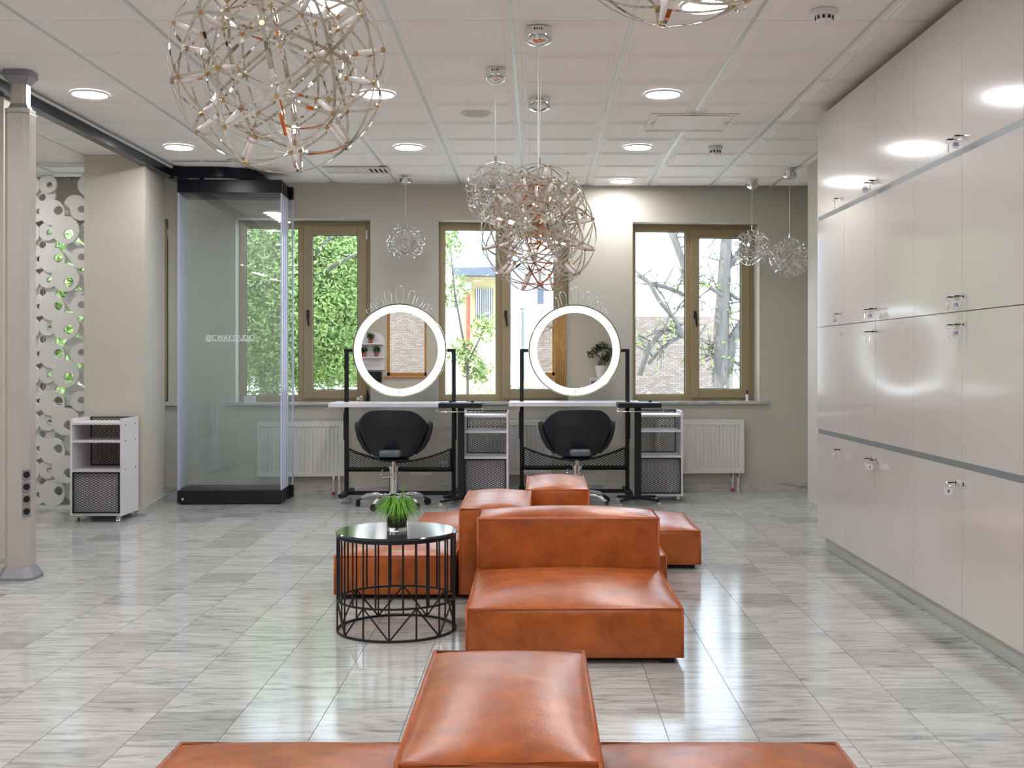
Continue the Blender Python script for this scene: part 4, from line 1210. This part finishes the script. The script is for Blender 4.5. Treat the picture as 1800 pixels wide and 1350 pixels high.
def P3(px, py, Y): return (PX(px, Y), Y, PZ(py, Y))
Yt = 17
foliage('leafy_tree', 'dense sunlit green tree outside the window behind the glass stack',
        [(PX(500, Yt), Yt, PZ(480, Yt), 1.5, 1), (PX(590, Yt), Yt + .4, PZ(470, Yt), 1.35, 1.1), (PX(420, Yt), Yt, PZ(500, Yt), 1.5, 1), (PX(540, Yt), Yt + .8, PZ(580, Yt), 1.25, .8), (PX(640, Yt), Yt + 1, PZ(400, Yt), 1.3, 1), (PX(460, Yt), Yt + .6, PZ(630, Yt), 1.0, .6), (PX(605, Yt), Yt + .2, PZ(640, Yt), .7, .5)], 100000, .036,
        branches=[([(PX(470, 17.5), 17.5, -.46), P3(478, 560, 17.5), P3(490, 380, 17.6)], [.16, .13, .06]), ([P3(480, 540, 17.5), P3(560, 480, 16.6), P3(640, 440, 16.2)], [.06, .04, .015]), ([P3(482, 500, 17.5), P3(560, 440, 16.5), P3(600, 400, 16.3)], [.05, .03, .015])])
foliage('leafy_tree', 'green tree seen through the holes of the disc screen',
        [(PX(100, 15), 15, PZ(520, 15), 1.3, 1.1), (PX(20, 15), 15.3, PZ(560, 15), 1.3, 1), (PX(180, 15), 15.3, PZ(560, 15), 1.2, 1)], 16000, .055,
        branches=[([(PX(90, 15.4), 15.4, -.46), P3(92, 600, 15.4), P3(100, 480, 15.4)], [.13, .1, .04])])
Yy = 13.3
foliage('young_tree', 'thin leafy sapling in front of the white house',
        [(PX(790, Yy), Yy, PZ(425, Yy), .20, 1.5), (PX(796, Yy), Yy + .1, PZ(510, Yy), .20, 1.3), (PX(855, Yy), Yy, PZ(575, Yy), .20, .9), (PX(812, Yy), Yy, PZ(620, Yy), .22, .9), (PX(838, Yy), Yy + .1, PZ(650, Yy), .2, .8)], 1100, .036,
        branches=[([(PX(822, Yy), Yy, -.46), P3(822, 640, Yy), P3(800, 520, Yy), P3(790, 420, Yy)], [.022, .018, .012, .005]), ([P3(822, 640, Yy), P3(850, 580, Yy), P3(858, 550, Yy)], [.012, .008, .004])])
for k, (px_, py_, Yb, r_) in enumerate(((825, 690, 14.7, .45), (875, 692, 16.0, .42), (925, 680, 17.3, .4), (786, 700, 16.4, .36), (1140, 706, 15.2, .4), (1210, 704, 16.3, .4), (1280, 696, 17.4, .4), (560, 700, 13.6, .4), (625, 705, 14.7, .38))):
    lab = ['bush under the sapling outside the middle window', 'bush beside the window mullion outside the middle window', 'bush beside the flue pipe', 'low bush at the reveal side of the middle window', 'low bush at the foot of the brick outbuilding', 'low bush between outbuilding and tree trunk', 'bush around the foot of the big trunk', 'low bush under the leafy tree', 'low bush at the edge of the leafy window'][k]
    foliage('garden_bush', lab, [(PX(px_, Yb), Yb, (PZ(py_ - 18, Yb) - .46) / 2, r_, (PZ(py_ - 18, Yb) + .46) / 2 / r_)], 1300, .036)['category'] = 'bush'
# the big bare tree in the right window
Yk = 19
t = thing('big_tree', 'big rough grey tree with bare branches and few leaves', 'tree', (PX(1270, Yk), Yk, -.46))
bs = Vector((PX(1270, Yk), Yk, -.46))
b = MB()
PATHS = []; TIPS = []
def br(pts, rs, n=9):
    PATHS.append([(p[0], p[1], p[2] if len(p) > 2 else 0) for p in pts])
    b.tube([Vector(P3(p[0], p[1], Yk + (p[2] if len(p) > 2 else 0))) - bs for p in pts], [r_ * Yk / FPX for r_ in rs], n)
br([(1268, 790), (1266, 690), (1268, 560), (1276, 430), (1282, 330)], [18, 16, 13.5, 10.5, 9])
br([(1276, 660), (1286, 600), (1310, 560), (1335, 535)], [11, 10, 9, 8])
br([(1278, 470), (1292, 455), (1312, 425)], [7, 6, 5])
br([(1270, 520, -.2), (1240, 500, -.3), (1205, 490, -.4)], [4, 3, 2]); br([(1275, 510), (1295, 525), (1330, 532)], [4, 3, 2])
br([(1175, 395, -.5), (1190, 430, -.5), (1203, 470, -.5), (1207, 510, -.5), (1215, 560, -.5)], [7, 6.5, 6, 5, 5])
br([(1120, 485, -.5), (1150, 500, -.5), (1172, 505, -.5), (1207, 520, -.5)], [2.5, 4, 4, 3.5]); br([(1110, 470, -.5), (1140, 495, -.5), (1160, 530, -.5), (1185, 560, -.5), (1200, 590, -.5), (1225, 600, -.5)], [2, 3, 4, 4, 5, 6])
br([(1124, 660, -.5), (1140, 610, -.5), (1160, 585, -.5), (1172, 577, -.5), (1195, 585, -.5), (1230, 605, -.5)], [5, 5, 5, 5, 6, 7]); br([(1140, 640, -.5), (1165, 610, -.5), (1195, 592, -.5)], [3, 3, 3])
br([(1240, 625), (1265, 622), (1285, 632), (1305, 645)], [3, 3.5, 3, 2.5]); br([(1240, 620), (1245, 610), (1258, 612)], [2, 2, 2])
def twigs(n, l0, l1, rs):
    src = list(PATHS)
    for k in range(n):
        P_ = random.choice(src); i = random.randrange(len(P_) - 1); f = random.random()
        p0 = [P_[i][c] * (1 - f) + P_[i + 1][c] * f for c in range(3)]
        if not 1090 < p0[0] < 1345 or not 350 < p0[1] < 670: continue
        an = random.uniform(0, 2 * PI); ln = random.uniform(l0, l1)
        p1 = (p0[0] + ln * .5 * math.cos(an), p0[1] + ln * .5 * math.sin(an) * .7 - 2, p0[2] + random.uniform(-.15, .15))
        p2 = (p0[0] + ln * math.cos(an), p0[1] + ln * math.sin(an) * .8 + random.uniform(-4, 4), p1[2] + random.uniform(-.15, .15))
        br([tuple(p0), p1, p2], rs, 4); TIPS.append((p1, p2))
twigs(110, 30, 75, [1.8, 1.3, .8]); twigs(160, 12, 34, [1.1, .8, .5])
b.build('trunk', 'bark', t, True)
q = MB()
for k in range(750):
    p1, p2 = random.choice(TIPS); f = random.random()
    c = Vector(P3(p1[0] * (1 - f) + p2[0] * f, p1[1] * (1 - f) + p2[1] * f, Yk + p2[2])) - bs
    u = Vector((random.gauss(0, 1), random.gauss(0, 1), random.gauss(0, 1))).normalized() * .035; v = u.orthogonal() * .5
    q.add([c - u, c + v, c + u, c - v], [(0, 1, 2, 3)])
o = q.build('foliage', 'leaf', t); o['kind'] = 'stuff'
